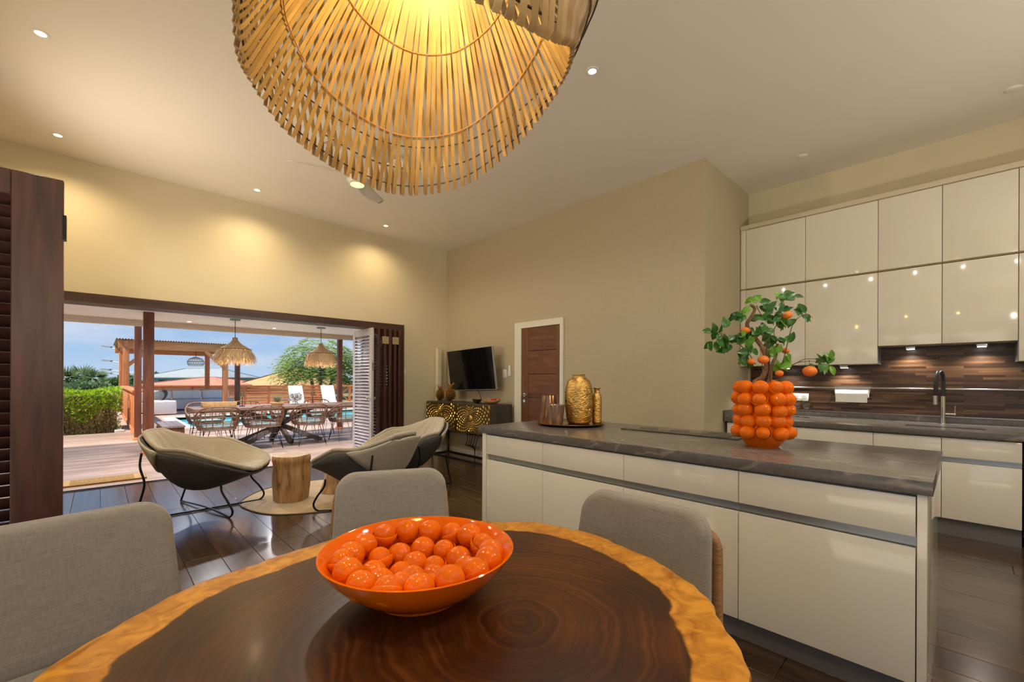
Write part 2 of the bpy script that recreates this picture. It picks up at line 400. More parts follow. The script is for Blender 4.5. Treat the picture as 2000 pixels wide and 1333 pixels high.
bl = MB().grid(blade, 18, 7)
b0 = bl.build('blade', FW, fan, world=False); md = b0.modifiers.new('thick', 'SOLIDIFY'); md.thickness = .008
b0.location = (0, 0, fz - ZC); b0.rotation_euler = (0, 0, R(165))
for a in (40, 285):
    o = inst(b0, fan, (0, 0, fz - ZC), (0, 0, R(a)))
light('fan_lamp_light', 'SPOT', (0, 0, fz - ZC - .045), P_FAN, WARM2, fan, .06, R(175), .3)

def plate(name, c, sz, label, axis):
    t = thing(name, label, 'switch', c)
    w_, h_ = sz
    if axis == 'y':
        MB().box((c[0] - w_ / 2, c[1] - .008, c[2] - h_ / 2), (c[0] + w_ / 2, c[1], c[2] + h_ / 2)).build('plate', WHITE, t, bevel=.003)
        MB().box((c[0] - w_ * .3, c[1] - .012, c[2] - h_ * .3), (c[0] + w_ * .3, c[1] - .008, c[2] + h_ * .3)).build('rocker', WHITE, t, bevel=.002)
    else:
        MB().box((c[0] - .008, c[1] - w_ / 2, c[2] - h_ / 2), (c[0], c[1] + w_ / 2, c[2] + h_ / 2)).build('plate', WHITE, t, bevel=.003)
        MB().box((c[0] - .012, c[1] - w_ * .3, c[2] - h_ * .3), (c[0] - .008, c[1] + w_ * .3, c[2] + h_ * .3)).build('rocker', WHITE, t, bevel=.002)
plate('light_switch', (3.75, YW, 1.43), (.12, .085), 'cream light switch on the cream wall right of the folded shutters', 'y')
plate('light_switch', (XW, 5.02, 1.40), (.10, .13), 'white switch plate on the beige wall beside the television', 'x')
t = thing('remote_control', 'slim white remote control in a wall holder left of the brown door', 'remote', (XW, 4.90, 1.40))
MB().box((XW - .022, 4.87, 1.355), (XW, 4.93, 1.43)).build('holder', WHITE, t, bevel=.004)
MB().box((XW - .018, 4.877, 1.39), (XW - .004, 4.923, 1.53)).build('body', M('remote_white', (.85, .85, .82), .35), t, bevel=.004)

# ================================================================= woven bamboo pendant above the table
lc = V((.555, .833, 0))
lamp = thing('pendant_lamp', 'large wavy pendant lamp of woven bamboo strips, lit inside', 'lamp', (lc.x, lc.y, ZC))
RIM = [(0, .40, 2.150), (23, .44, 2.066), (45, .45, 1.962), (73, .45, 1.912), (99, .45, 1.940), (115, .445, 1.968), (132, .42, 1.995), (147, .395, 1.990), (160, .375, 2.02), (180, .365, 2.02), (200, .375, 1.985),
       (225, .40, 1.90), (240, .41, 1.83), (260, .38, 1.838), (280, .325, 1.925), (300, .295, 2.01), (318, .295, 2.085), (335, .325, 2.14), (350, .37, 2.16), (360, .40, 2.150)]
def rim(a):
    a %= 360
    n = len(RIM) - 1
    for i in range(n):
        if RIM[i][0] <= a <= RIM[i + 1][0]:
            t = (a - RIM[i][0]) / (RIM[i + 1][0] - RIM[i][0]); p0 = RIM[i - 1] if i else RIM[n - 1]; p1 = RIM[i]; p2 = RIM[i + 1]; p3 = RIM[i + 2] if i + 2 <= n else RIM[1]
            return tuple(.5 * (2 * p1[k] + (p2[k] - p0[k]) * t + (2 * p0[k] - 5 * p1[k] + 4 * p2[k] - p3[k]) * t * t + (3 * p1[k] - p0[k] - 3 * p2[k] + p3[k]) * t ** 3) for k in (1, 2))
    return RIM[0][1:]
ZT = 2.42
def inner(a, t):          # t 0 at crown .. 1 at rim
    rr, rz = rim(a)
    r = .035 + (rr - .035) * t ** .92
    z = ZT - (ZT - rz) * (.42 * t + .58 * t ** 1.7)
    return r, z
def outer(a, t):
    rr, rz = rim(a); k = sin(pi * t) ** .8
    r = .035 + (rr - .035) * (1 - (1 - t) ** 1.75) + (.045 + .115 * max(0, cos(R(a - 305))) ** 1.5) * k
    return r, ZT + .02 - (ZT + .02 - rz) * (.05 * t + .95 * t ** 2.3)
def bamboo():
    m, t, b = nodes_mat('bamboo_strip')
    co = N(t, 'ShaderNodeTexCoord'); n = N(t, 'ShaderNodeTexNoise'); n.inputs['Scale'].default_value = 5; n.inputs['Detail'].default_value = 6
    mp = N(t, 'ShaderNodeMapping'); mp.inputs['Scale'].default_value = (3, 3, 1); t.links.new(co.outputs['Object'], mp.inputs[0]); t.links.new(mp.outputs[0], n.inputs[0])
    c = ramp(t, n.outputs[0], [(.3, (.34, .21, .085)), (.7, (.54, .38, .17))])
    oi = N(t, 'ShaderNodeObjectInfo'); mr = N(t, 'ShaderNodeMapRange'); mr.inputs['To Min'].default_value = .78; mr.inputs['To Max'].default_value = 1.18; t.links.new(oi.outputs['Random'], mr.inputs[0])
    hs = N(t, 'ShaderNodeHueSaturation'); t.links.new(mr.outputs[0], hs.inputs['Value']); t.links.new(c, hs.inputs['Color'])
    t.links.new(hs.outputs[0], b.inputs['Base Color']); b.inputs['Roughness'].default_value = .38
    tr = N(t, 'ShaderNodeBsdfTranslucent'); t.links.new(hs.outputs[0], tr.inputs[0])
    mx = N(t, 'ShaderNodeMixShader'); mx.inputs[0].default_value = .12
    t.links.new(b.outputs[0], mx.inputs[1]); t.links.new(tr.outputs[0], mx.inputs[2]); t.links.new(mx.outputs[0], t.nodes['Material Output'].inputs[0])
    return m
BAMB = bamboo()
NS = 118
for i in range(NS):
    a0 = 360 * i / NS + rnd.uniform(-.5, .5); path = []
    for k in range(15):
        t = .06 + .94 * k / 14; r, z = inner(a0, t); path.append((a0, r, z))
    rr, rz = rim(a0); path.append((a0, rr + .010, rz - .012)); path.append((a0, rr + .022, rz - .004))
    for k in range(13):
        t = .97 - .91 * k / 12; r, z = outer(a0, t); path.append((a0 + 16.0 * (1 - t), r + .006, z + .010 * t))
    pts = [V((lc.x + r * cos(R(a)), lc.y + r * sin(R(a)), z)) for a, r, z in path]
    vs = []; fs = []; n = len(pts); wd = .0056
    for k, p in enumerate(pts):
        d = (pts[min(n - 1, k + 1)] - pts[max(0, k - 1)]).normalized()
        a = R(path[k][0]); side = V((-sin(a), cos(a), 0)); side = (side - d * side.dot(d)).normalized(); nr = d.cross(side)
        w_ = min(wd, max(.0022, pi * path[k][1] / NS * 1.25))
        vs += [p - side * w_ - nr * .0007, p + side * w_ - nr * .0007, p + side * w_ + nr * .0007, p - side * w_ + nr * .0007]
        if k:
            o = 4 * (k - 1); fs += [(o + j, o + (j + 1) % 4, o + 4 + (j + 1) % 4, o + 4 + j) for j in range(4)]
    MB().add(vs, fs).build('bamboo_strip', BAMB, lamp, ang=60)
THR = M('rattan_thread', (.45, .20, .06), .5); DTH = M('dark_rattan_thread', (.045, .022, .012), .5)
for t_, mt, off in ((.50, THR, -.004), (.80, THR, -.004)):
    MB().tube([V((lc.x + (inner(a, t_)[0] + off) * cos(R(a)), lc.y + (inner(a, t_)[0] + off) * sin(R(a)), inner(a, t_)[1] - .003)) for a in range(0, 360, 4)], .0016, 6, closed=True).build('binding_thread', mt, lamp)
for t_, ro in ((.985, .004), (.93, .008), (.86, .006)):
    MB().tube([V((lc.x + (outer(a, t_)[0] + ro) * cos(R(a)), lc.y + (outer(a, t_)[0] + ro) * sin(R(a)), outer(a, t_)[1])) for a in range(0, 360, 4)], .0022, 6, closed=True).build('binding_ring', DTH, lamp)
MB().lathe([(.045, .0), (.05, .02), (.02, .03), (.012, .05)], 24, (lc.x, lc.y, ZT)).build('crown_cap', BLACKM, lamp)
MB().tube([(lc.x, lc.y, ZT + .04), (lc.x, lc.y, ZC - .02)], .004, 8).build('cord', BLACKM, lamp)
MB().lathe([(.05, -.03), (.055, 0)], 24, (lc.x, lc.y, ZC)).build('ceiling_rose', BLACKM, lamp)
MB().lathe([(.018, .03), (.018, -.13)], 16, (lc.x, lc.y, ZT)).build('bulb_socket', BLACKM, lamp)
MB().ball((lc.x, lc.y, ZT - .17), .034, 20, 14, (1, 1, 1.2)).build('bulb', M('bulb_glass_lit', (1, .9, .6), .3, emit=10, ecol=(1, .72, .34)), lamp)
light('bulb_light', 'POINT', (0, 0, ZT - ZC - .25), P_BULB, (1, .70, .25), lamp, .05)
# ================================================================= kitchen island and kitchen run
GLOSS = M('glossy_cream_lacquer', (.84, .81, .71), .10, var=.01, vs=1, coat=.6)
CARC = M('cabinet_carcass_cream', (.55, .51, .42), .5)
GRIP = M('brushed_aluminium_grip', (.42, .45, .45), .35, metal=.85)
PLIN = M('grey_plinth', (.20, .19, .185), .45, metal=.3, var=.05, vs=4)
def stone():
    m, t, b = nodes_mat('grey_veined_stone')
    co = N(t, 'ShaderNodeTexCoord')
    n = N(t, 'ShaderNodeTexNoise'); n.inputs['Scale'].default_value = 26; n.inputs['Detail'].default_value = 8; n.inputs['Roughness'].default_value = .65; t.links.new(co.outputs['Object'], n.inputs[0])
    base = ramp(t, n.outputs[0], [(.3, (.105, .094, .082)), (.7, (.158, .143, .126))])
    mp = N(t, 'ShaderNodeMapping'); mp.inputs['Rotation'].default_value = (0, 0, R(28)); mp.inputs['Scale'].default_value = (2.6, .55, 1); t.links.new(co.outputs['Object'], mp.inputs[0])
    n2 = N(t, 'ShaderNodeTexNoise'); n2.inputs['Scale'].default_value = 1.6; n2.inputs['Detail'].default_value = 5; n2.inputs['Distortion'].default_value = .6; t.links.new(mp.outputs[0], n2.inputs[0])
    vein = ramp(t, n2.outputs[0], [(.488, (0, 0, 0)), (.5, (1, 1, 1)), (.512, (0, 0, 0))])
    mx = N(t, 'ShaderNodeMixRGB'); mx.inputs[2].default_value = (.32, .28, .24, 1)
    ml = N(t, 'ShaderNodeMath', operation='MULTIPLY'); ml.inputs[1].default_value = .6; t.links.new(vein, ml.inputs[0])
    t.links.new(ml.outputs[0], mx.inputs[0]); t.links.new(base, mx.inputs[1]); t.links.new(mx.outputs[0], b.inputs['Base Color'])
    b.inputs['Roughness'].default_value = .22
    return m
STONE = stone()
IX, IZ = 2.285, .92
units = [(2.69, 2.072, 'leftmost, nearest the lounge chairs'), (2.072, 1.415, 'second from the lounge end'), (1.415, .768, 'behind the grey dining chair'), (.768, .125, 'rightmost and largest, at the open end')]
def base_unit(y1, y0, x, depth, zt, zd, zb, label, grp, sgn=1, name='island_cabinet'):
    """drawer over a door, recessed aluminium grip between; faces -X"""
    g = .0018; ym = (y0 + y1) / 2
    t = thing(name, label, 'cabinet', (x + depth / 2, ym, zb), group=grp)
    MB().box((x + .045, y0 + .001, zb), (x + depth, y1 - .001, zt)).build('body', CARC, t, smooth=False)
    MB().box((x, y0 + g, zd + .045), (x + .020, y1 - g, zt - .012)).build('drawer_front', GLOSS, t, bevel=.0025)
    MB().box((x, y0 + g, zb + .002), (x + .020, y1 - g, zd)).build('door', GLOSS, t, bevel=.0025)
    gr = MB(); gr.box((x + .030, y0 + .0005, zd - .03), (x + .042, y1 - .0005, zd + .06)); gr.box((x + .020, y0 + .0005, zd - .03), (x + .032, y1 - .0005, zd - .012))
    gr.build('grip_recess', GRIP, t, smooth=False)
    return t
for y1, y0, w_ in units:
    base_unit(y1, y0, IX, .85, .865, .652, .12, 'glossy cream island cabinet with drawer and door, ' + w_, 'island cabinets')
tag(MB().box((IX - .004, 2.692, .0), (IX + .94, 2.737, .865)).build('end_panel', GLOSS, bevel=.002), 'tall thin cream end panel of the island next to the lounge', 'panel', 'island end panels')
tag(MB().box((IX - .004, .094, .0), (IX + .94, .123, .865)).build('end_panel', GLOSS, bevel=.002), 'tall glossy cream end panel of the island at the kitchen aisle', 'panel', 'island end panels')
tag(MB().box((IX + .06, .125, 0), (IX + .075, 2.69, .119)).build('plinth', PLIN, smooth=False), 'long grey plinth board under the island cabinets', 'plinth')
o = MB().box((IX - .018, .078, .866), (3.325, 2.775, IZ)).build('island_worktop', STONE, bevel=.002); tag(o, 'long grey veined stone worktop of the kitchen island', 'worktop')
bk = MB().box((IX + .86, .125, .12), (IX + .885, 2.69, .864)).build('back_panel', GLOSS, smooth=False); tag(bk, 'cream back panel of the island facing the kitchen run', 'panel')
hob = thing('induction_hob', 'flat black glass induction hob set in the island worktop', 'hob', (3.10, 1.42, IZ))
MB().box((2.945, 1.0, IZ), (3.27, 1.85, IZ + .006)).build('glass', M('black_hob_glass', (.012, .012, .014), .06), hob, bevel=.0015)
for k, (x_, y_) in enumerate(((3.03, 1.2), (3.19, 1.2), (3.11, 1.45), (3.11, 1.7))):
    MB().lathe([(.070, 0), (.072, .0004)], 32, (x_, y_, IZ + .006), cap=True).build('zone_mark', M('hob_mark', (.03, .03, .033), .3), hob)

# ---- base cabinets along the kitchen wall
KXF = 5.165; KZ = .89
klab = ['behind the orange vase', 'left of the sink', 'under the sink tap', 'rightmost one next to the dark oven']
for (y1, y0), lb in zip(((1.86, 1.18), (1.18, .577), (.577, .129), (.129, -.317)), klab):
    base_unit(y1, y0, KXF, .60, .838, .622, .146, 'glossy cream kitchen base cabinet, ' + lb, 'kitchen base cabinets', name='base_cabinet')
tag(MB().box((KXF + .045, -.317, 0), (KXF + .06, 1.86, .144)).build('plinth', PLIN, smooth=False), 'grey plinth board under the kitchen base cabinets', 'plinth')
ov = thing('oven', 'built-in black oven at the right end of the kitchen run', 'oven', (KXF + .3, -.62, 0))
MB().box((KXF + .01, -.92, .10), (KXF + .58, -.322, .838)).build('body', M('oven_black', (.012, .012, .012), .25), ov, bevel=.003)
MB().tube([(KXF - .02, -.88, .74), (KXF - .02, -.36, .74)], .008).build('handle', STEEL, ov)
wk = thing('kitchen_worktop', 'grey veined stone worktop along the kitchen wall', 'worktop', (5.55, .5, KZ))
MB().box((5.14, -1.6, .840), (XK - .002, 1.885, KZ)).build('slab', STONE, wk, bevel=.002)
MB().box((XK - .032, -1.6, KZ), (XK - .002, 1.885, .962)).build('upstand', STONE, wk, bevel=.0015)
MB().box((5.15, 1.868, KZ), (XK - .032, 1.896, .962)).build('side_upstand', STONE, wk, bevel=.0015)
MB().box((XK - .036, -1.6, .957), (XK - .0325, 1.868, .963)).build('edge_strip', STEEL, wk, smooth=False)
MB().box((XK - .037, -1.6, KZ), (XK - .0325, 1.868, KZ + .006)).build('joint_strip', STEEL, wk, smooth=False)
# ---- dark strip-wood backsplash
def splash():
    m, t, b = nodes_mat('dark_strip_wood_laminate')
    co = N(t, 'ShaderNodeTexCoord'); sp = N(t, 'ShaderNodeSeparateXYZ'); cb = N(t, 'ShaderNodeCombineXYZ'); t.links.new(co.outputs['Object'], sp.inputs[0])
    t.links.new(sp.outputs['Y'], cb.inputs['X']); t.links.new(sp.outputs['Z'], cb.inputs['Y'])
    br = N(t, 'ShaderNodeTexBrick'); br.offset = .37; br.offset_frequency = 3; br.squash = 1.3; br.squash_frequency = 2
    br.inputs['Color1'].default_value = (.032, .014, .007, 1); br.inputs['Color2'].default_value = (.17, .088, .042, 1); br.inputs['Mortar'].default_value = (.035, .017, .010, 1)
    br.inputs['Scale'].default_value = 1; br.inputs['Mortar Size'].default_value = .0006; br.inputs['Brick Width'].default_value = .26; br.inputs['Row Height'].default_value = .022; br.inputs['Bias'].default_value = -.25
    t.links.new(cb.outputs[0], br.inputs[0])
    mp = N(t, 'ShaderNodeMapping'); mp.inputs['Scale'].default_value = (3, 60, 1); t.links.new(cb.outputs[0], mp.inputs[0])
    n = N(t, 'ShaderNodeTexNoise'); n.inputs['Scale'].default_value = 2; n.inputs['Detail'].default_value = 5; t.links.new(mp.outputs[0], n.inputs[0])
    mx = N(t, 'ShaderNodeMixRGB', blend_type='MULTIPLY'); mx.inputs[0].default_value = .6
    t.links.new(br.outputs[0], mx.inputs[1]); t.links.new(ramp(t, n.outputs[0], [(.3, (.5, .5, .5)), (.7, (1, 1, 1))]), mx.inputs[2]); t.links.new(mx.outputs[0], b.inputs['Base Color'])
    b.inputs['Roughness'].default_value = .33
    return m
tag(MB().box((XK - .012, -1.6, .963), (XK - .002, 1.865, 1.70)).build('backsplash', splash(), smooth=False), 'dark brown strip-wood backsplash panel behind the sink', 'backsplash')
rl = MB(); rl.tube([(XK - .035, -1.6, 1.228), (XK - .035, 1.80, 1.228)], .010, 10)
for y_ in (-1.2, -.2, .8, 1.7): rl.tube([(XK - .012, y_, 1.228), (XK - .035, y_, 1.228)], .006)
tag(rl.build('utensil_rail', STEEL), 'thin steel rail running along the dark backsplash', 'rail')

# ---- wall cabinets
UX = 5.68; cols = [(1.833, 1.221), (1.221, .601), (.601, .141), (.141, -.323), (-.323, -.80)]
cn = ['first column next to the beige wall', 'second column, above the paper roll', 'third column, left over the sink', 'fourth column, right over the sink', 'last column at the picture edge']
def wall_cab(y1, y0, z0, z1, label):
    t = thing('wall_cabinet', label, 'cabinet', (UX + .15, (y0 + y1) / 2, z0), group='glossy cream wall cabinets')
    MB().box((UX + .022, y0 + .001, z0 + .001), (XK - .014, y1 - .001, z1 - .001)).build('body', CARC, t, smooth=False)
    MB().box((UX, y0 + .0022, z0 + .002), (UX + .020, y1 - .0022, z1 - .004)).build('door', GLOSS, t, bevel=.002)
for i, (y1, y0) in enumerate(cols):
    wall_cab(y1, y0, 2.418, 3.135, 'glossy cream wall cabinet of the top row, ' + cn[i])
    wall_cab(y1, y0, 1.655 if i in (2, 3) else 1.478, 2.404, 'glossy cream wall cabinet of the lower row, ' + cn[i])
for z0, z1, lb in ((1.478, 2.404, 'lower'), (2.418, 3.135, 'upper')):
    tag(MB().box((UX, 1.836, z0), (UX + .25, 1.892, z1)).build('filler_strip', GLOSS, bevel=.002), 'narrow cream filler strip between beige wall and wall cabinets, ' + lb + ' one', 'panel', 'filler strips')
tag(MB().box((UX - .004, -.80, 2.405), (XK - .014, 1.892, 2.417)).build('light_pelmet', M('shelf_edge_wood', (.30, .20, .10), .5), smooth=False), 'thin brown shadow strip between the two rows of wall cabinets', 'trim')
tag(MB().box((UX - .02, -.80, 3.137), (XK - .002, 1.895, 3.185)).build('cornice', M('cream_cornice', (.68, .61, .46), .3), bevel=.003), 'cream cornice board on top of the wall cabinets', 'cornice')
for y_, s_, lb in ((.604, -1, 'left'), (-.320, 1, 'right')):
    o = MB().box((UX + .03, y_ - .0025, 1.480), (XK - .016, y_ + .0, 1.652)).build('side_cover', GRIP, smooth=False); tag(o, 'small metal side cover beside the sink recess, ' + lb + ' one', 'panel', 'metal side covers')
UL = M('undercabinet_lens', (1, 1, .97), .3, emit=9, ecol=(1, .97, .92))
for x_, y_, z_, lb in ((5.84, .894, 1.478, 'above the paper roll'), (5.86, .367, 1.655, 'left of the tap'), (5.84, -.114, 1.655, 'right of the tap'), (5.80, 1.435, 1.478, 'half hidden behind the citrus plant')):
    t = thing('cabinet_light', 'small steel lamp under the wall cabinets, ' + lb, 'lamp', (x_, y_, z_), group='lamps under the wall cabinets')
    MB().box((x_ - .045, y_ - .035, z_ - .032), (x_ + .045, y_ + .035, z_ - .001)).build('housing', STEEL, t, bevel=.003)
    MB().box((x_ - .038, y_ - .028, z_ - .035), (x_ + .038, y_ + .028, z_ - .0321)).build('lens', UL, t, smooth=False)
    light('cabinet_lamp', 'SPOT', (0, 0, -.045), P_CAB, WARM2, t, .02, R(140), .6)

# ---- tap, sink, paper roll, glasses, socket
tp = thing('kitchen_tap', 'chrome kitchen tap with a looped black hose', 'tap', (5.88, .136, KZ))
tx, ty = 5.88, .136
MB().lathe([(.032, 0), (.032, .006), (.020, .014), (.020, .02)], 24, (tx, ty, KZ)).build('base', CHROME, tp)
MB().tube([(tx, ty, KZ + .01), (tx, ty, KZ + .27)], .019, 16).build('body', CHROME, tp)
MB().tube(spline([(tx, ty, KZ + .26), (tx, ty, KZ + .42), (tx - .03, ty + .01, KZ + .50), (tx - .075, ty + .03, KZ + .50), (tx - .10, ty + .045, KZ + .42), (tx - .105, ty + .05, KZ + .27)], 8), .0165, 14).build('hose', M('black_rubber', (.012, .012, .012), .4), tp)
MB().tube([(tx - .105, ty + .05, KZ + .275), (tx - .105, ty + .05, KZ + .19)], .019, 16).build('spray_head', STEEL, tp)
lv = MB(); lv.tube([(tx, ty - .015, KZ + .10), (tx, ty - .085, KZ + .10)], .009); lv.tube([(tx, ty - .08, KZ + .09), (tx, ty - .08, KZ + .18)], .0055); lv.build('lever', CHROME, tp)
sk = MB(); sk.box((5.42, -.13, KZ), (5.56, .38, KZ + .0015)); o = sk.build('sink', M('dark_sink_steel', (.05, .05, .05), .35, metal=.8), smooth=False); tag(o, 'dark narrow sink cut-out in the grey kitchen worktop', 'sink')
pr = thing('paper_roll_holder', 'white paper roll hanging from the steel rail', 'paper roll', (XK - .09, .83, 1.228))
br_ = MB(); br_.tube([(XK - .04, .685, 1.232), (XK - .10, .685, 1.20), (XK - .10, .69, 1.165)], .005); br_.tube([(XK - .04, .985, 1.232), (XK - .10, .985, 1.20), (XK - .10, .98, 1.165)], .005); br_.box((XK - .05, .68, 1.215), (XK - .046, .99, 1.24)); br_.build('bracket', STEEL, pr)
MB().tube([(XK - .10, .695, 1.165), (XK - .10, .975, 1.165)], .042, 22).build('roll', M('paper_white', (.80, .82, .78), .9, bump=.1, bs=90), pr)
MB().box((XK - .144, .70, 1.075), (XK - .142, .97, 1.165)).build('hanging_sheet', M('paper_sheet', (.80, .82, .78), .9), pr)
GLS = M('clear_glass', (1, 1, 1), .02, trans=1, ior=1.45)
for k, (x_, y_, lb) in enumerate(((5.80, 1.32, 'left'), (5.72, 1.215, 'right'))):
    t = thing('wine_glass', 'clear stemmed wine glass on the kitchen worktop, %s one of two' % lb, 'glass', (x_, y_, KZ), group='wine glasses')
    MB().lathe([(.034, 0), (.033, .002), (.006, .006), (.0045, .01)], 24, (x_, y_, KZ)).build('foot', GLS, t)
    MB().lathe([(.0045, .008), (.004, .05), (.0045, .095)], 12, (x_, y_, KZ)).build('stem', GLS, t)
    MB().lathe([(.006, .093), (.025, .105), (.041, .14), (.043, .17), (.038, .21), (.0365, .21), (.0415, .17), (.0395, .14), (.024, .107), (.005, .097)], 28, (x_, y_, KZ)).build('bowl', GLS, t)
so = thing('wall_socket', 'white double wall socket on the dark backsplash behind the glasses', 'socket', (XK - .014, 1.33, 1.11))
MB().box((XK - .024, 1.245, 1.07), (XK - .0125, 1.415, 1.155)).build('plate', WHITE, so, bevel=.003)
for y_ in (1.288, 1.372): MB().tube([(XK - .026, y_, 1.1125), (XK - .022, y_, 1.1125)], .026, 20).build('outlet', M('socket_grey', (.45, .46, .44), .4), so)
# ================================================================= dining table
TC = (.555, .833); TZ = .76
RAD = [(-180, .71), (-150, .69), (-120, .67), (-90, .66), (-60, .645), (-44, .652), (-38, .668), (-27, .682), (-11, .687), (10, .711), (24, .712), (35, .682), (60, .655), (90, .641), (108, .637), (123, .676), (142, .698), (152, .718), (180, .71)]
def trad(a):
    a = (a + 180) % 360 - 180
    return lerp_tab(RAD, a) + .004 * sin(a * .31) + .003 * sin(a * .83 + 1)
def slab_mat():
    m, t, b = nodes_mat('live_edge_slab')
    at = N(t, 'ShaderNodeAttribute', attribute_name='rr'); co = N(t, 'ShaderNodeTexCoord')
    n = N(t, 'ShaderNodeTexNoise'); n.inputs['Scale'].default_value = 3.2; n.inputs['Detail'].default_value = 6; t.links.new(co.outputs['Object'], n.inputs[0])
    sp = N(t, 'ShaderNodeVectorMath', operation='DISTANCE'); sp.inputs[1].default_value = (.13, -.14, .76); t.links.new(co.outputs['Object'], sp.inputs[0])
    ma = N(t, 'ShaderNodeMath', operation='MULTIPLY_ADD'); ma.inputs[1].default_value = .16; t.links.new(n.outputs[0], ma.inputs[0]); t.links.new(sp.outputs['Value'], ma.inputs[2])
    sc = N(t, 'ShaderNodeMath', operation='MULTIPLY'); sc.inputs[1].default_value = 62; t.links.new(ma.outputs[0], sc.inputs[0])
    cx = N(t, 'ShaderNodeCombineXYZ'); t.links.new(sc.outputs[0], cx.inputs[0])
    rn = N(t, 'ShaderNodeTexNoise'); rn.inputs['Scale'].default_value = 1.0; rn.inputs['Detail'].default_value = 9; rn.inputs['Roughness'].default_value = .62; t.links.new(cx.outputs[0], rn.inputs[0])
    fx = N(t, 'ShaderNodeMixRGB'); fx.inputs[0].default_value = .45; t.links.new(rn.outputs[0], fx.inputs[1]); t.links.new(n.outputs[0], fx.inputs[2])
    heart = ramp(t, fx.outputs[0], [(.36, (.016, .006, .003)), (.50, (.050, .015, .004)), (.66, (.150, .047, .010))])
    n3 = N(t, 'ShaderNodeTexNoise'); n3.inputs['Scale'].default_value = 18; n3.inputs['Detail'].default_value = 6; n3.inputs['Distortion'].default_value = 1.2; t.links.new(co.outputs['Object'], n3.inputs[0])
    sap = ramp(t, n3.outputs[0], [(.28, (.30, .105, .010)), (.62, (.60, .27, .030)), (.85, (.68, .33, .05))])
    n4 = N(t, 'ShaderNodeTexNoise'); n4.inputs['Scale'].default_value = 9; n4.inputs['Detail'].default_value = 7; t.links.new(co.outputs['Object'], n4.inputs[0])
    j = N(t, 'ShaderNodeMath', operation='MULTIPLY_ADD'); j.inputs[1].default_value = .055; t.links.new(n4.outputs[0], j.inputs[0]); t.links.new(at.outputs['Fac'], j.inputs[2])
    k = ramp(t, j.outputs[0], [(.862, (0, 0, 0)), (.872, (1, 1, 1))])
    mx = N(t, 'ShaderNodeMixRGB'); t.links.new(k, mx.inputs[0]); t.links.new(heart, mx.inputs[1]); t.links.new(sap, mx.inputs[2])
    t.links.new(mx.outputs[0], b.inputs['Base Color']); b.inputs['Roughness'].default_value = .28; b.inputs['Specular IOR Level'].default_value = .28; b.inputs['Coat Weight'].default_value = .06; b.inputs['Coat Roughness'].default_value = .12
    bp = N(t, 'ShaderNodeBump'); bp.inputs['Strength'].default_value = .05; bp.inputs['Distance'].default_value = .01; t.links.new(fx.outputs[0], bp.inputs['Height']); t.links.new(bp.outputs[0], b.inputs['Normal'])
    return m
SLAB = slab_mat()
tb = thing('dining_table', 'round live-edge dining table with dark heartwood and golden rim', 'table', (*TC, 0))
na = 120; rows = [(.0005, 0), (.25, 0), (.5, 0), (.7, 0), (.80, 0), (.88, 0), (.95, 0), (.985, 0), (.996, -.004), (1.0, -.013), (.992, -.05), (.975, -.075), (.95, -.08), (.5, -.08), (.0005, -.08)]
mb = MB(); vs = []; fs = []; rrv = []
for q_, dz_ in rows:
    for k in range(na):
        a = 360 * k / na; r = trad(a) * q_ + (.004 * sin(a * .5) if dz_ < -.02 else 0) * q_
        vs.append((TC[0] + r * cos(R(a)), TC[1] + r * sin(R(a)), TZ + dz_)); rrv.append(q_ if dz_ > -.02 else 1)
for i in range(len(rows) - 1): fs += [(i * na + k, i * na + (k + 1) % na, (i + 1) * na + (k + 1) % na, (i + 1) * na + k) for k in range(na)]
mb.add(vs, fs); top = mb.build('table_top', SLAB, tb, merge=False)
at = top.data.attributes.new('rr', 'FLOAT', 'POINT'); at.data.foreach_set('value', rrv)
ped = MB().lathe([(.30, 0), (.31, .03), (.24, .06), (.17, .2), (.15, .4), (.18, .6), (.28, .67), (.30, .68)], 40, (*TC, 0)); ped.build('pedestal', wood('pedestal_wood', (.04, .015, .008), (.11, .045, .02), .4), tb)

# ================================================================= dining chairs: grey padded back, woven rattan shell
def fabric(name, a, b_):
    m, t, b = nodes_mat(name)
    co = N(t, 'ShaderNodeTexCoord'); outs = []
    for s in ((1, 1, .06), (.06, .06, 1)):
        mp = N(t, 'ShaderNodeMapping'); mp.inputs['Scale'].default_value = s; t.links.new(co.outputs['Object'], mp.inputs[0])
        n = N(t, 'ShaderNodeTexNoise'); n.inputs['Scale'].default_value = 260; n.inputs['Detail'].default_value = 3; t.links.new(mp.outputs[0], n.inputs[0]); outs.append(n.outputs[0])
    ad = N(t, 'ShaderNodeMath', operation='ADD'); t.links.new(outs[0], ad.inputs[0]); t.links.new(outs[1], ad.inputs[1])
    ml = N(t, 'ShaderNodeMath', operation='MULTIPLY'); ml.inputs[1].default_value = .5; t.links.new(ad.outputs[0], ml.inputs[0])
    t.links.new(ramp(t, ml.outputs[0], [(.36, a), (.64, b_)]), b.inputs['Base Color'])
    bp = N(t, 'ShaderNodeBump'); bp.inputs['Strength'].default_value = .25; bp.inputs['Distance'].default_value = .002; t.links.new(ml.outputs[0], bp.inputs['Height']); t.links.new(bp.outputs[0], b.inputs['Normal'])
    b.inputs['Roughness'].default_value = .9; b.inputs['Sheen Weight'].default_value = .25
    return m
GREYF = fabric('grey_linen_weave', (.215, .19, .165), (.285, .258, .228))
RATT = M('rattan_weave', (.34, .17, .06), .5, var=.35, vs=30, bump=.5, bs=60, stretch=(1, 1, 6))
PIPE = M('grey_piping', (.36, .34, .31), .8)
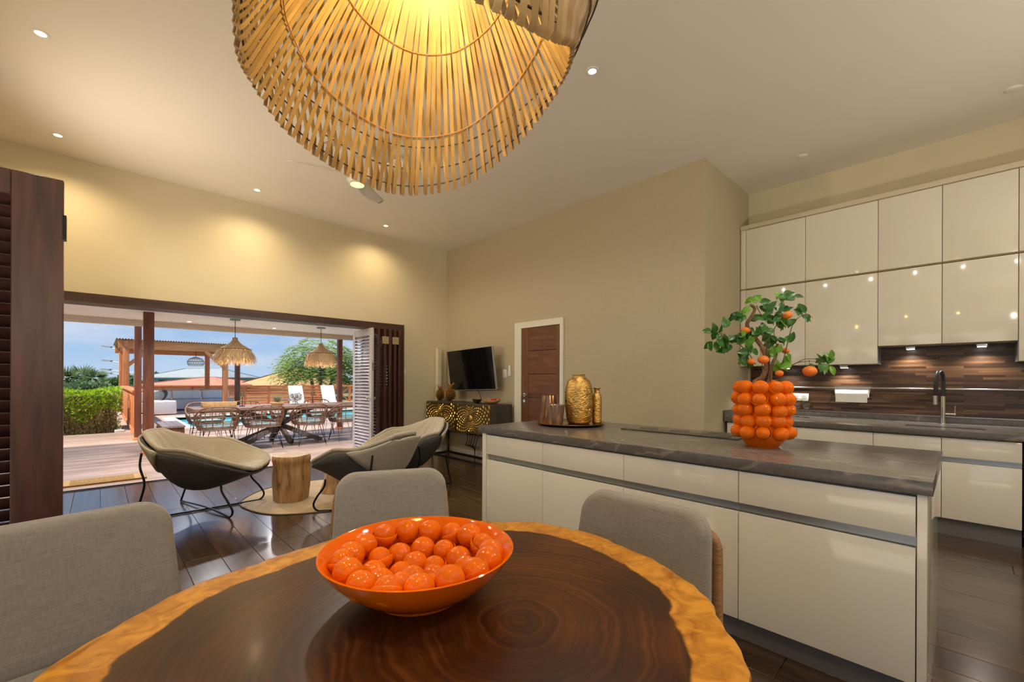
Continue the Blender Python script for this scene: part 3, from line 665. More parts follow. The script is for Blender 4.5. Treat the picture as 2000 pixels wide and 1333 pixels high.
def rrect(w, h, r, n=8, taper=0.0):
    pts = []
    for cx, cz, a0 in ((w / 2 - r, h - r, 0), (-w / 2 + r, h - r, 90), (-w / 2 + r, r, 180), (w / 2 - r, r, 270)):
        for k in range(n + 1):
            a = R(a0 + 90 * k / n); pts.append((cx + r * cos(a), cz + r * sin(a)))
    return [(x * (1 + taper * (1 - z / h)), z) for x, z in pts]
def back_panel(w, h, r, y0, y1, puff=0, taper=.10, curve=.04, lean=.14, nz=6):
    """padded panel in the x/z plane: outline rings shrunk inwards front and back"""
    mb = MB(); o = rrect(w, h, r, 8, taper); n = len(o); vs = []; fs = []
    rings = [(.0, y1 + puff), (.35, y1 + puff), (.70, y1 + puff * .9), (.90, y1 + puff * .5), (.975, y1 + .1 * puff), (1.0, (y0 + y1) / 2 + .25 * (y1 - y0)), (1.0, (y0 + y1) / 2 - .25 * (y1 - y0)), (.975, y0), (.5, y0), (.0, y0)]
    for s, y in rings:
        for x, z in o:
            xx = x * s; zz = h / 2 + (z - h / 2) * s
            vs.append((xx, y + curve * (xx / (w / 2)) ** 2 - lean * zz, zz))
    for i in range(len(rings) - 1): fs += [(i * n + k, i * n + (k + 1) % n, (i + 1) * n + (k + 1) % n, (i + 1) * n + k) for k in range(n)]
    return mb.add(vs, fs)
def dining_chair(label, loc, ang, wdt=.47):
    """chair faces local +Y; seat .46 high"""
    t = thing('dining_chair', label, 'chair', (*loc, 0), R(ang) - pi / 2, group='dining chairs around the round table')
    def up(mb, dz, dy=0): mb.v = [(x, y + dy, z + dz) for x, y, z in mb.v]; return mb
    up(back_panel(wdt, .42, .075, -.035, .025, .018), .455, -.20).build('back_cushion', GREYF, t, world=False, ang=80)
    up(back_panel(wdt + .035, .385, .06, -.075, -.040, 0), .425, -.20).build('rattan_back', RATT, t, world=False, ang=60)
    n_ = MB()
    o = rrect(wdt, .42, .075, 8, .10); n_.tube([(x, -.005 + .04 * (x / (wdt / 2)) ** 2 - .14 * z - .20, z + .455) for x, z in o], .003, 6, closed=True); n_.build('piping', PIPE, t, world=False)
    MB().box((-.24, -.24, .40), (.24, .24, .47)).build('seat_cushion', GREYF, t, world=False, bevel=.03, seg=4)
    MB().box((-.255, -.25, .34), (.255, .25, .40)).build('rattan_seat', RATT, t, world=False, bevel=.015, seg=3)
    for sx in (-1, 1):
        for sy in (-1, 1): MB().tube([(sx * .22, sy * .21, .35), (sx * .25, sy * .25, 0)], [.018, .012], 10).build('leg', wood('chair_leg_wood', (.10, .05, .025), (.2, .1, .05), .5), t, world=False)
    return t
# back centres measured at the top edge; the chair origin sits .26 in front of it
for lab, bc, ang, wd in (('grey padded dining chair with its back cut by the left picture edge', (-.085, 1.925), -81, .52), ('grey padded dining chair behind the orange fruit bowl', (.995, 1.852), -115, .475), ('grey padded dining chair between the round table and the island', (1.43, .79), 180, .475)):
    d = V((cos(R(ang)), sin(R(ang)), 0)); dining_chair(lab, (bc[0] + d.x * .255, bc[1] + d.y * .255), ang, wd)

# ================================================================= ceramic bowl of oranges
ORC = M('glazed_orange_ceramic', (.74, .135, .0005), .07, var=.08, vs=10, spec=.32, bump=.02, bs=200)
ORC2 = M('glazed_orange_ceramic_fruit', (.78, .150, .0005), .07, var=.14, vs=14, spec=.32, bump=.05, bs=120)
bc = V((.585, .949, TZ))
bw = thing('fruit_bowl', 'orange glazed ceramic bowl lined with moulded ceramic oranges', 'bowl', bc)
prof = [(.001, .006), (.098, .006), (.105, 0), (.112, .002), (.115, .010), (.150, .028), (.190, .058), (.220, .090), (.236, .116), (.238, .119), (.235, .121), (.228, .117), (.212, .092), (.182, .062), (.142, .034), (.10, .020), (.001, .018)]
MB().lathe(prof, 64, bc, cap=False).build('bowl_body', ORC, bw, ang=50)
def whole(r): return MB().ball((0, 0, 0), r, 20, 14, (1, 1, .94))
def opened(r):
    mb = MB().ball((0, 0, 0), r * .86, 18, 12)
    mb.lathe([(r * cos(R(a)), r * sin(R(a))) for a in (-85, -70, -50, -30, -12, 2)] + [(r * .93 * cos(R(a)), r * sin(R(a)) + .0012) for a in (4, -6, -25)], 20, cap=False)
    return mb
w0 = whole(.034).build('ceramic_orange', ORC2, bw, world=False); o0 = opened(.0345).build('ceramic_orange_half', ORC2, bw, world=False, ang=60)
firstw = firsto = True
def put_orange(x, y, z, kind, rot):
    global firstw, firsto
    if kind: 
        o = o0 if firsto else inst(o0, bw); firsto = False
    else:
        o = w0 if firstw else inst(w0, bw); firstw = False
    o.location = (x, y, z); o.rotation_euler = rot
rb = random.Random(3)
for k in range(17):
    a = 2 * pi * k / 17 + .1; rr_ = .178 + rb.uniform(-.006, .006)
    put_orange(rr_ * cos(a), rr_ * sin(a), .098 + rb.uniform(-.006, .006), k % 3 == 1, (rb.uniform(-.5, .5), rb.uniform(-.9, .2), a))
for k in range(11):
    a = 2 * pi * k / 11 + .35; rr_ = .112 + rb.uniform(-.006, .006)
    put_orange(rr_ * cos(a), rr_ * sin(a), .066 + rb.uniform(-.006, .006), k % 3 == 0, (rb.uniform(-.6, .6), rb.uniform(-.6, .3), a))
for k in range(5):
    a = 2 * pi * k / 5; put_orange(.045 * cos(a), .045 * sin(a), .052 + .004 * (k % 2), k % 2 == 0, (rb.uniform(-.5, .5), rb.uniform(-.5, .5), a))

# ================================================================= orange vase with citrus plant
vb = V((2.80, .81, IZ))
vz = thing('orange_vase', 'orange ceramic vase covered with rows of moulded oranges', 'vase', vb)
MB().lathe([(.001, .004), (.075, .004), (.08, 0), (.105, .03), (.118, .06), (.114, .08), (.108, .12), (.108, .34), (.112, .352), (.105, .352), (.10, .33), (.095, .30), (.001, .30)], 48, vb, cap=False).build('vase_body', ORC, vz)
v0 = whole(.0425).build('ceramic_orange', ORC2, vz, world=False); v1 = opened(.043).build('ceramic_orange_half', ORC2, vz, world=False, ang=60)
fa = fb = True
for r_ in range(5):
    z = .088 + r_ * .0635; n_ = 9; rad = (.128, .116, .124, .127, .115)[r_]
    for k in range(n_):
        a = 2 * pi * (k + .5 * (r_ % 2)) / n_ + rb.uniform(-.06, .06) + r_ * .3
        hf = (k * 3 + r_ * 2) % 5 == 0
        if hf:
            o = v1 if fb else inst(v1, vz); fb = False
        else:
            o = v0 if fa else inst(v0, vz); fa = False
        o.location = (rad * cos(a), rad * sin(a), z + rb.uniform(-.005, .005)); o.rotation_euler = (0, R(60) + rb.uniform(-.4, .4), a) if hf else (rb.uniform(-.4, .4), rb.uniform(-.4, .4), a)
pt = thing('citrus_plant', 'small citrus tree with green leaves and orange fruit in the orange vase', 'plant', (vb.x, vb.y, vb.z + .30))
LAT = V((.723, -.691, 0)); DEP = V((.691, .723, 0))
def pp(x, y, d=0.0):      # sketch units of the plant: lateral / height, d = depth in metres
    k = 1 / (6.06 * 337)
    return vb + LAT * ((x - 690) * k) + DEP * d + V((0, 0, .355 + (1150 - y) * k))
BARK = M('bark_brown', (.22, .125, .06), .8, var=.35, vs=30, bump=.5, bs=60); TWIG = M('twig_brown', (.10, .055, .025), .7, var=.2, vs=40)
def br(name, pts, r0, r1, mat):
    s = spline([pp(*p) for p in pts], 6); n = len(s)
    MB().tube(s, [r0 + (r1 - r0) * i / (n - 1) for i in range(n)], 8).build(name, mat, pt)
br('trunk', [(640, 1280, 0), (600, 1130, .01), (690, 1050, .0), (720, 900, -.01), (690, 720, 0), (610, 570, .02), (520, 430, .02), (560, 335, .01), (590, 240, 0), (525, 190, -.01)], .016, .008, BARK)
br('trunk', [(760, 1280, .03), (790, 1130, .02), (820, 920, .02), (880, 800, .03), (890, 650, .02)], .013, .007, BARK)
for p, r in (([(745, 1280, -.03), (745, 1130, -.03), (733, 900, -.03), (728, 600, -.03), (800, 480, -.02), (850, 400, -.02)], .004), ([(740, 950, -.02), (690, 700, -.03), (650, 570, -.03), (640, 450, -.02)], .0035),
             ([(830, 1280, -.01), (850, 1100, -.02), (920, 750, -.03), (1005, 430, -.03), (1110, 320, -.03), (1150, 255, -.02)], .0035), ([(1110, 320, -.03), (1170, 315, -.03), (1235, 352, -.03)], .002),
             ([(870, 1000, 0), (1040, 890, -.03), (1160, 838, -.04), (1340, 850, -.05)], .003), ([(1060, 880, -.03), (1200, 865, -.05), (1310, 895, -.05)], .002), ([(1185, 850, -.04), (1190, 940, -.04)], .0015),
             ([(520, 840, 0), (440, 720, -.02), (350, 650, -.03), (240, 590, -.03), (160, 545, -.03), (80, 520, -.03)], .003), ([(610, 900, .01), (540, 800, 0), (450, 700, -.01)], .003), ([(610, 200, 0), (660, 300, 0), (740, 420, -.01)], .0025),
             ([(900, 500, 0), (960, 350, 0), (945, 220, 0), (925, 130, 0)], .003), ([(860, 700, 0), (800, 560, -.02), (800, 480, -.02)], .0025), ([(170, 545, -.03), (180, 460, -.03), (228, 395, -.03)], .002), ([(130, 560, -.03), (110, 620, -.03), (80, 680, -.03)], .002), ([(630, 1100, -.05), (625, 950, -.05), (605, 780, -.05), (600, 650, -.04)], .0022)):
    br('branch', p, r, r * .5, TWIG)
def leaf_mesh():
    def f(u, v):
        s = (v - .5) * 2; w_ = .30 * sin(pi * u ** .8) ** .9
        return V((u, s * w_, .10 * abs(s) * sin(pi * u) - .12 * u * u))
    return MB().grid(f, 7, 5)
def leafmat(name, a, b_, tr=.3):
    m, t, b = nodes_mat(name)
    oi = N(t, 'ShaderNodeObjectInfo'); c = ramp(t, oi.outputs['Random'], [(0, a), (1, b_)]); t.links.new(c, b.inputs['Base Color']); b.inputs['Roughness'].default_value = .32
    tl = N(t, 'ShaderNodeBsdfTranslucent'); t.links.new(c, tl.inputs[0]); mx = N(t, 'ShaderNodeMixShader'); mx.inputs[0].default_value = tr
    t.links.new(b.outputs[0], mx.inputs[1]); t.links.new(tl.outputs[0], mx.inputs[2]); t.links.new(mx.outputs[0], t.nodes['Material Output'].inputs[0]); return m
LEAFD = leafmat('citrus_leaf', (.025, .105, .018), (.06, .20, .03), .2); LEAFL = leafmat('citrus_leaf_young', (.13, .34, .03), (.22, .46, .05), .35)
ld = leaf_mesh().build('leaf', LEAFD, pt, world=False, merge=False); ll = leaf_mesh().build('leaf', LEAFL, pt, world=False, merge=False)
fd = fl_ = True
LF = [(860, 60, 45, 1), (850, 110, 200, 0), (960, 80, 20, 0), (1040, 110, -10, 0), (1000, 120, 200, 0), (580, 130, 120, 1), (540, 150, 170, 1), (680, 160, 10, 0), (750, 230, -30, 0), (730, 215, 60, 0), (850, 250, 140, 0), (900, 240, 60, 0), (950, 250, 30, 0), (1130, 260, 95, 0), (1115, 240, 120, 0), (1220, 350, -30, 0),
      (430, 270, 60, 1), (400, 300, 170, 0), (360, 340, 190, 0), (340, 325, 175, 0), (370, 380, 230, 0), (440, 340, 10, 0), (470, 280, 50, 1), (650, 330, 60, 0), (690, 340, 90, 0), (620, 360, 20, 0), (810, 360, 80, 0), (790, 380, 200, 0), (850, 330, 30, 0), (760, 400, -40, 0), (1010, 390, 15, 0), (980, 400, 40, 0), (900, 410, 250, 0), (870, 430, 330, 1), (920, 430, 300, 0),
      (660, 470, 250, 0), (680, 500, 280, 0), (640, 500, 220, 0), (710, 480, 300, 0), (700, 560, 270, 0), (550, 540, 190, 0), (560, 550, 330, 0), (600, 520, 120, 0), (60, 510, 185, 0), (110, 490, 95, 0), (130, 480, 70, 0), (205, 430, 60, 0), (75, 670, 225, 0), (150, 660, 320, 0), (100, 560, 260, 0),
      (230, 600, 100, 0), (260, 590, 40, 0), (210, 645, 190, 0), (250, 700, 260, 0), (280, 700, 280, 0), (220, 730, 240, 0), (330, 600, 80, 0), (350, 590, 60, 0), (300, 620, 150, 0), (420, 580, 20, 0), (450, 570, 10, 1), (380, 600, 200, 0), (480, 640, 60, 1), (500, 610, 90, 1), (560, 740, 10, 0), (530, 740, 30, 0), (440, 760, 200, 0), (420, 780, 250, 0), (460, 850, 260, 0), (480, 820, 300, 0), (560, 870, 270, 0), (500, 720, 120, 0), (450, 810, 230, 0),
      (860, 610, 60, 0), (840, 580, 120, 0), (890, 620, -20, 0), (930, 610, 30, 0), (950, 600, 10, 0), (790, 660, 190, 0), (810, 730, 100, 1), (830, 720, 70, 1), (770, 780, 150, 1), (780, 790, 250, 1), (940, 830, 310, 1), (930, 860, 290, 1), (890, 920, 200, 1), (910, 930, 320, 1),
      (1390, 820, 110, 0), (1420, 780, 95, 1), (1410, 820, 70, 0), (1490, 810, 25, 1), (1470, 820, 10, 1), (1480, 880, -40, 1), (1430, 940, 275, 1), (1440, 960, 290, 1), (1325, 930, 265, 0), (1380, 850, 200, 0)]
LF = LF + [(x + rb.uniform(-45, 45), y + rb.uniform(-40, 40), a + rb.uniform(-90, 90), yg) for x, y, a, yg in LF]
for i, (x, y, a, yg) in enumerate(LF):
    L = rb.uniform(.050, .072)
    if yg: o = ll if fl_ else inst(ll, pt); fl_ = False
    else: o = ld if fd else inst(ld, pt); fd = False
    if yg: fl_ = False
    else: fd = False
    dv = (LAT * cos(R(a)) + V((0, 0, 1)) * sin(R(a)) + DEP * rb.uniform(-.7, .5)).normalized()
    up_ = (DEP * -1 * rb.uniform(.4, 1) + V((0, 0, rb.uniform(.1, .8))) + LAT * rb.uniform(-.4, .4)); yv = up_.cross(dv).normalized(); zv = dv.cross(yv)
    mx = MX((dv, yv, zv)).transposed()
    p0 = pp(x, y, rb.uniform(-.06, .05)) - dv * L * .5 - V(pt.location)
    o.location = p0; o.rotation_euler = mx.to_euler(); o.scale = (L, L, L)
MAND = M('mandarin_peel', (.80, .20, .015), .35, var=.12, vs=20, bump=.25, bs=220)
mn = MB().ball((0, 0, 0), 1, 18, 12, (1, 1, .8)).build('mandarin', MAND, pt, world=False); fm = True
for x, y, r, d in ((480, 500, .026, .0), (635, 850, .030, -.05), (505, 870, .022, -.04), (945, 320, .029, -.02), (960, 740, .021, 0), (1193, 982, .037, -.04), (822, 1010, .022, -.05)):
    o = mn if fm else inst(mn, pt); fm = False
    o.location = pp(x, y, d) - V(pt.location); o.scale = (r, r, r); o.rotation_euler = (rb.uniform(-.3, .3), rb.uniform(-.3, .3), 0)
SOILM = M('dark_soil', (.03, .02, .012), .9, bump=.8, bs=60)
MB().lathe([(.001, .004), (.09, .002), (.094, -.01)], 32, (vb.x, vb.y, vb.z + .318)).build('soil', SOILM, pt)

# ================================================================= tray with gold vases
GOLD = M('hammered_gold', (.62, .40, .12), .22, metal=1, var=.25, vs=22, bump=.55, bs=70, stretch=(1, 1, 1.6))
tr_c = V((2.915, 2.318, IZ))
tag(MB().lathe([(.001, .010), (.25, .010), (.285, .022), (.292, .024), (.296, .021), (.27, .004), (.20, 0), (.001, 0)], 56, tr_c, cap=False).build('tray', M('bronze_tray', (.30, .18, .09), .25, metal=1, var=.15), origin=tr_c), 'round bronze tray carrying the gold vases on the island', 'tray')
def hammered(prof, c, dent, cells, name, label, band=None, n=112):
    """lathe outline with hammered dimples and an embossed band"""
    prof = [V((r, z, 0)) for r, z in prof]; fine = []
    for p, q in zip(prof, prof[1:]):
        k = max(1, int((q - p).length / .006)); fine += [p.lerp(q, j / k) for j in range(k)]
    fine.append(prof[-1])
    def f(u, v):
        p = fine[int(round(v * (len(fine) - 1)))]; a = 2 * pi * u; r = p.x
        if r > .03:
            w = V((cos(a) * r, sin(a) * r, p.y)) * cells
            r += dent * (NZ.noise(w) - .3)
            if band and band[0] < p.y < band[1]: r += dent * 1.6 * max(0, sin(a * 26 + 3 * sin(p.y * 90)) * sin(p.y * 130 + 2 * sin(a * 9)))
        return V((c.x + r * cos(a), c.y + r * sin(a), c.z + p.y))
    return tag(MB().grid(f, n, len(fine), closeu=True).build(name, GOLD, origin=c, ang=70), label, 'vase')
g0 = V((2.96, 2.27, IZ + .0105))
hammered([(.001, .006), (.085, 0), (.098, .012), (.110, .06), (.116, .14), (.116, .26), (.110, .32), (.092, .365), (.060, .392), (.052, .398), (.050, .404), (.055, .416), (.055, .420), (.049, .420), (.046, .40), (.001, .39)], g0, .0032, 75, 'gold_vase', 'large hammered gold vase with a short neck on the tray', (.10, .29))
g1 = V((3.105, 2.188, IZ + .0105))
hammered([(.001, .004), (.038, 0), (.042, .008), (.043, .20), (.040, .235), (.028, .255), (.024, .262), (.024, .292), (.034, .300), (.034, .304), (.026, .304), (.021, .29), (.001, .26)], g1, .0022, 110, 'gold_bottle', 'slim gold bottle vase behind the large gold vase', None, 64)
CUPM = M('bronze_smoked_glass', (.30, .155, .075), .18, metal=.75)
CUP2 = M('pale_bronze_glass', (.38, .27, .19), .15, metal=.7)
c0 = V((2.83, 2.49, IZ + .010))
tag(MB().lathe([(.001, .005), (.084, 0), (.085, .004), (.064, .238), (.061, .238), (.080, .008), (.001, .01)], 44, c0, cap=False).build('candle_holder', CUPM, origin=c0), 'tall tapered bronze candle holder at the left of the tray', 'candle holder', 'bronze candle holders')
c1 = V((2.735, 2.335, IZ + .012))
tag(MB().lathe([(.001, .005), (.056, 0), (.058, .004), (.074, .165), (.070, .165), (.053, .008), (.001, .01)], 40, c1, cap=False).build('candle_holder', CUP2, origin=c1), 'short pale bronze candle cup in front of the tall one', 'candle holder', 'bronze candle holders')
# ================================================================= louvred shutters
HINGE = M('pale_brass', (.62, .55, .40), .3, metal=1)
def shutter(name, label, loc, rz, w, h, mat, slat_mat, spacing=.048, stile=.10, rail=.11, tilt=40, group=None, thick=.04):
    """panel in local x (0..w) / z (0..h)"""
    t = thing(name, label, 'shutter', loc, rz, group)
    for x0 in (0, w - stile): MB().box((x0, -thick / 2, 0), (x0 + stile, thick / 2, h)).build('stile', mat, t, world=False, bevel=.003, seg=1)
    for z0, z1 in ((h - rail, h), (0, rail * 1.3)): MB().box((stile, -thick / 2 + .003, z0), (w - stile, thick / 2 - .003, z1)).build('rail', mat, t, world=False, bevel=.002, seg=1)
    z = rail * 1.3 + spacing * .6; s0 = None
    while z < h - rail - spacing * .3:
        if s0 is None:
            s0 = MB().box((stile - .004, -.030, -.0035), (w - stile + .004, .030, .0035)).build('slat', slat_mat, t, world=False, bevel=.0025, seg=1); o = s0
        else: o = inst(s0, t)
        o.location = (0, 0, z); o.rotation_euler = (R(tilt), 0, 0); z += spacing
    return t
DSLAT = wood('dark_shutter_slat', (.022, .008, .007), (.060, .020, .015), .34, scale=2, axis=0, stretch=10)
PALE = M('pale_grey_shutter_paint', (.56, .54, .56), .35, var=.06, vs=3)  # sky reflection on the dark shutter, put into its colour
PSLAT = M('pale_grey_slat_paint', (.58, .55, .60), .32, var=.05, vs=4)  # same reflected sky coloured into the slats
s = shutter('louvred_shutter', 'dark red-brown louvred shutter cut by the left picture edge', (-.11, 2.615, .02), pi, .80, 2.105, DARKW, DSLAT, .048, .145, .10, 56)
for z in (1.91, .2):
    MB().box((-.008, -.022, z - .05), (.004, .022, z + .05)).build('hinge', BLACKM, s, world=False)
sx = [(3.145, 0), (3.255, 1), (3.365, 2), (3.455, 3), (3.545, 4), (3.625, 5)]
for x, k in sx:
    lab = ['pale grey louvred shutter standing open, first of the folded stack', 'dark louvred shutter directly behind the pale grey one', 'dark louvred shutter, third of the folded stack', 'dark louvred shutter, fourth of the folded stack', 'dark louvred shutter, fifth of the folded stack', 'dark louvred shutter, last of the folded stack against the frame'][k]
    tl = (0, -2.5, 2.0, -1.5, 1.5, 0)[k]
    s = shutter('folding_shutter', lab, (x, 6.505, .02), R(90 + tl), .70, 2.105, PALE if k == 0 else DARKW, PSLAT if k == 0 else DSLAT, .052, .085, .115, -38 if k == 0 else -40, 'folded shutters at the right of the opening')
    if k == 0:
        kb = MB(); kb.tube([(.045, -.02, .98), (.045, -.05, .98)], .010); kb.ball((.045, -.065, .98), .024); kb.tube([(.045, .02, .98), (.045, .06, .98)], .010); kb.ball((.045, .07, .98), .024); kb.build('knob', CHROME, s, world=False)
        MB().box((-.006, -.012, 1.42), (.0, .012, 1.55)).build('latch_plate', STEEL, s, world=False)
    if k in (2, 4):
        MB().box((-.008, -.055, 1.86), (-.001, .06, 1.98)).build('hinge', HINGE, s, world=False, bevel=.001, seg=1)

# ================================================================= television
n_t = V((-.9932, -.0104, -.1137)); 
TVc = V((4.423, 5.632, 1.471)); yaw, pit, rol = .010, .114, .031
nn = V((-cos(yaw), -sin(yaw), 0)); rr = V((sin(yaw), -cos(yaw), 0)); uu = V((0, 0, 1))
n2 = nn * cos(pit) - uu * sin(pit); u2 = uu * cos(pit) + nn * sin(pit); r3 = rr * cos(rol) + u2 * sin(rol); u3 = u2 * cos(rol) - rr * sin(rol)
tvm = MX((r3, u3, n2)).transposed().to_4x4()      # x right, y up, z out of the screen
tv = thing('television', 'black flat television tilted on a bracket above the gold sideboard', 'television', TVc)
T4 = MX.Translation(TVc) @ tvm; tw, th_ = 1.19, .684
MB().box((-tw / 2, -th_ / 2, -.035), (tw / 2, th_ / 2, .0), T4).build('case', M('tv_case_grey', (.40, .40, .38), .35, metal=.4), tv, bevel=.003)
MB().box((-tw / 2 + .008, -th_ / 2 + .010, .0), (tw / 2 - .008, th_ / 2 - .008, .003), T4).build('screen', M('tv_screen_black', (.004, .004, .005), .09), tv, bevel=.001, seg=1)
ar = MB(); ar.bar(TVc - n2 * .035, (XW - .02, 5.63, 1.47), .06, .06); ar.box((XW - .022, 5.50, 1.30), (XW - .001, 5.76, 1.62)); ar.build('wall_bracket', BLACKM, tv)
MB().tube(spline([(4.55, 5.62, 1.15), (4.62, 5.61, 1.05), (4.625, 5.58, .95)], 5), .004, 6).build('power_cable', BLACKM, tv)

# ================================================================= gold sunburst sideboard
SBX0, SBX1, SBY0, SBY1, SBZ0, SBZ1 = 4.165, 4.60, 4.81, 6.54, .46, .925
sb = thing('sideboard', 'dark wood sideboard with gold embossed sunburst doors on black legs', 'sideboard', ((SBX0 + SBX1) / 2, (SBY0 + SBY1) / 2, 0))
DSB = wood('dark_grey_brown_wood', (.035, .027, .022), (.085, .065, .052), .5, scale=2.4, axis=2, stretch=9)
MB().box((SBX0 + .012, SBY0, SBZ0), (SBX1, SBY1, SBZ1)).build('body', DSB, sb, bevel=.003)
GOLDD = M('embossed_gold_metal', (.62, .42, .11), .28, metal=1, var=.2, vs=9); GOLDB = M('dark_bronze_ground', (.10, .065, .02), .45, metal=.8)
for k in range(2):
    y0 = SBY0 + .006 + k * (SBY1 - SBY0) / 2; y1 = y0 + (SBY1 - SBY0) / 2 - .012; yc = (y0 + y1) / 2; zc = (SBZ0 + SBZ1) / 2 + .01
    if k == 0: yc = 5.30
    d = MB().box((SBX0, y0, SBZ0 + .006), (SBX0 + .012, y1, SBZ1 - .012)).build('door', GOLDB, sb, bevel=.002, seg=1)
    st = MB()
    for ring in range(1, 14):
        rad = .050 + .027 * ring * (1 + ring * .020); npet = 24; hgt = .008
        for q in range(npet):
            a = 2 * pi * (q + .5 * (ring % 2)) / npet; cy, cz = yc + rad * cos(a), zc + rad * sin(a)
            wr = .0125 * (1 + ring * .03); wt = pi * rad / npet * .62
            if not (y0 + wr < cy < y1 - wr and SBZ0 + .012 + wr < cz < SBZ1 - .016 - wr): continue
            er = V((0, cos(a), sin(a))); et = V((0, -sin(a), cos(a))); c = V((SBX0, cy, cz))
            if wt > .04: wt = .04
            st.add([c - er * wr, c + et * wt, c + er * wr, c - et * wt, c + V((-hgt - .3 * wt, 0, 0))], [(0, 1, 4), (1, 2, 4), (2, 3, 4), (3, 0, 4)])
    tag(st.build('embossing', GOLDD, d, merge=False, smooth=False), kind='stuff')
    bt = MB(); bt.add([], [])
    def knobdisc(u, v):
        a = 2 * pi * u; r_ = .052 * v; return V((SBX0 - .012 * (1 - v ** 3), yc + r_ * cos(a), zc + r_ * sin(a)))
    bt.grid(knobdisc, 28, 7, closeu=True); bt.build('boss', GOLDD, d)
    for sgn in (-1, 1): MB().ball((SBX0 - .013, yc + sgn * .014, zc - .004), .006, 10, 8).build('boss_dot', BLACKM, d)
lg = .022
for y in (SBY0 + .10, SBY1 - .12):
    for x in (SBX0 + .05, SBX1 - .04): MB().box((x - lg / 2, y - lg / 2, 0), (x + lg / 2, y + lg / 2, SBZ0)).build('leg', BLACKM, sb, smooth=False)
    MB().box((SBX0 + .05, y - lg / 2, .0), (SBX1 - .04, y + lg / 2, .022)).build('foot_bar', BLACKM, sb, smooth=False)
for x in (SBX0 + .05, SBX1 - .04): MB().box((x - lg / 2, SBY0 + .10, .001), (x + lg / 2, SBY1 - .12, .021)).build('foot_rail', BLACKM, sb, smooth=False)
cb = thing('power_strip', 'tangle of black cables and a power strip under the sideboard', 'power strip', (XW - .03, 5.75, .38))
MB().box((XW - .045, 5.55, .36), (XW - .002, 5.95, .41)).build('strip', M('black_plastic', (.02, .02, .02), .4), cb, bevel=.004)
MB().box((XW - .075, 5.585, .372), (XW - .045, 5.625, .405)).build('white_plug', WHITE, cb, bevel=.003)
for k in range(5):
    y = 5.62 + .07 * k
    MB().tube(spline([(XW - .05, y, .38), (XW - .09, y - .02, .30 - .02 * k), (XW - .07, y + .05, .17), (XW - .10, y + .02 - .06 * k, .10 + .02 * k), (XW - .06, 5.7, .012)], 6), .006, 6).build('cable', BLACKM, cb)
# small things on the sideboard
PINE = M('antique_gold', (.60, .36, .13), .35, metal=.9, var=.2, vs=20)
def pineapple(x, y, label, s=1.0):
    t = thing('gold_pineapple', label, 'ornament', (x, y, SBZ1), group='gold pineapples')
    MB().lathe([(.001, 0), (.042 * s, 0), (.046 * s, .012), (.020 * s, .02), (.001, .02)], 24, (x, y, SBZ1), cap=False).build('foot', PINE, t)
    body = MB().lathe([(.02 * s, .018), (.055 * s, .04 * s), (.075 * s, .09 * s), (.072 * s, .14 * s), (.05 * s, .19 * s), (.02 * s, .205 * s)], 28, (x, y, SBZ1)).build('fruit_body', GOLDB, t)
    st = MB()
    for i in range(9):
        z = .04 + .018 * i; r_ = lerp_tab([(.018, .02), (.04, .055), (.09, .075), (.14, .072), (.19, .05), (.205, .02)], z) * s
        for k in range(14):
            a = 2 * pi * (k + .5 * (i % 2)) / 14; c = V((x + r_ * cos(a), y + r_ * sin(a), SBZ1 + z * s)); e = V((cos(a), sin(a), 0)); tn = V((-sin(a), cos(a), 0))
            st.add([c - tn * .0125 * s, c - V((0, 0, .010 * s)), c + tn * .0125 * s, c + V((0, 0, .010 * s)), c + e * .020 * s], [(0, 1, 4), (1, 2, 4), (2, 3, 4), (3, 0, 4)])
    tag(st.build('scales', PINE, body, merge=False, smooth=False), kind='stuff')
    for k in range(12):
        a = 2.4 * k; ln = (.10 - .004 * k) * s; ou = (.055 - .003 * k) * s
        p0 = V((x + .012 * cos(a), y + .012 * sin(a), SBZ1 + .20 * s)); p1 = p0 + V((ou * .5 * cos(a), ou * .5 * sin(a), ln * .6)); p2 = p0 + V((ou * 1.3 * cos(a), ou * 1.3 * sin(a), ln))
        MB().tube([p0, p1, p2], [.008, .008, .001], 6).build('crown_leaf', PINE, t)
pineapple(4.40, 6.46, 'gold pineapple ornament nearest the corner on the sideboard', .98)
pineapple(4.33, 6.06, 'gold pineapple ornament in front of the television edge', 1.12)
c = V((4.35, 5.36, SBZ1))
tag(MB().lathe([(.001, .002), (.03, 0), (.045, .012), (.065, .035), (.075, .068), (.072, .068), (.06, .036), (.04, .016), (.001, .010)], 32, c, cap=False).build('metal_bowl', M('dark_bronze', (.20, .14, .07), .25, metal=1), origin=c), 'small round dark bronze bowl on the sideboard', 'bowl')
wt = thing('wooden_tray', 'boat-shaped wooden dish on the right end of the sideboard', 'dish', (4.38, 5.02, SBZ1))
def boat(u, v):
    a = 2 * pi * u; r_ = v; return V((4.38 + .075 * r_ * cos(a), 5.04 + .20 * r_ * sin(a), SBZ1 + .004 + .05 * r_ ** 3 + .02 * abs(sin(a)) ** 3 * r_ ** 4))
bo = MB().grid(boat, 36, 8, closeu=True).build('dish', wood('pale_dish_wood', (.30, .17, .08), (.50, .30, .15), .5), wt); bo.modifiers.new('thick', 'SOLIDIFY').thickness = .008
rc = thing('red_cloth', 'small red folded cloth lying in the wooden dish', 'cloth', (4.38, 4.97, SBZ1 + .04))
def rcf(u, v): return V((4.38 + (u - .5) * .10, 4.96 + (v - .5) * .16, SBZ1 + .055 + .035 * sin(u * 7 + v * 3) * sin(v * 5) + .02 * sin(v * 11)))
q = MB().grid(rcf, 10, 12).build('cloth', M('red_fabric', (.50, .05, .03), .8), rc); q.modifiers.new('t', 'SOLIDIFY').thickness = .006
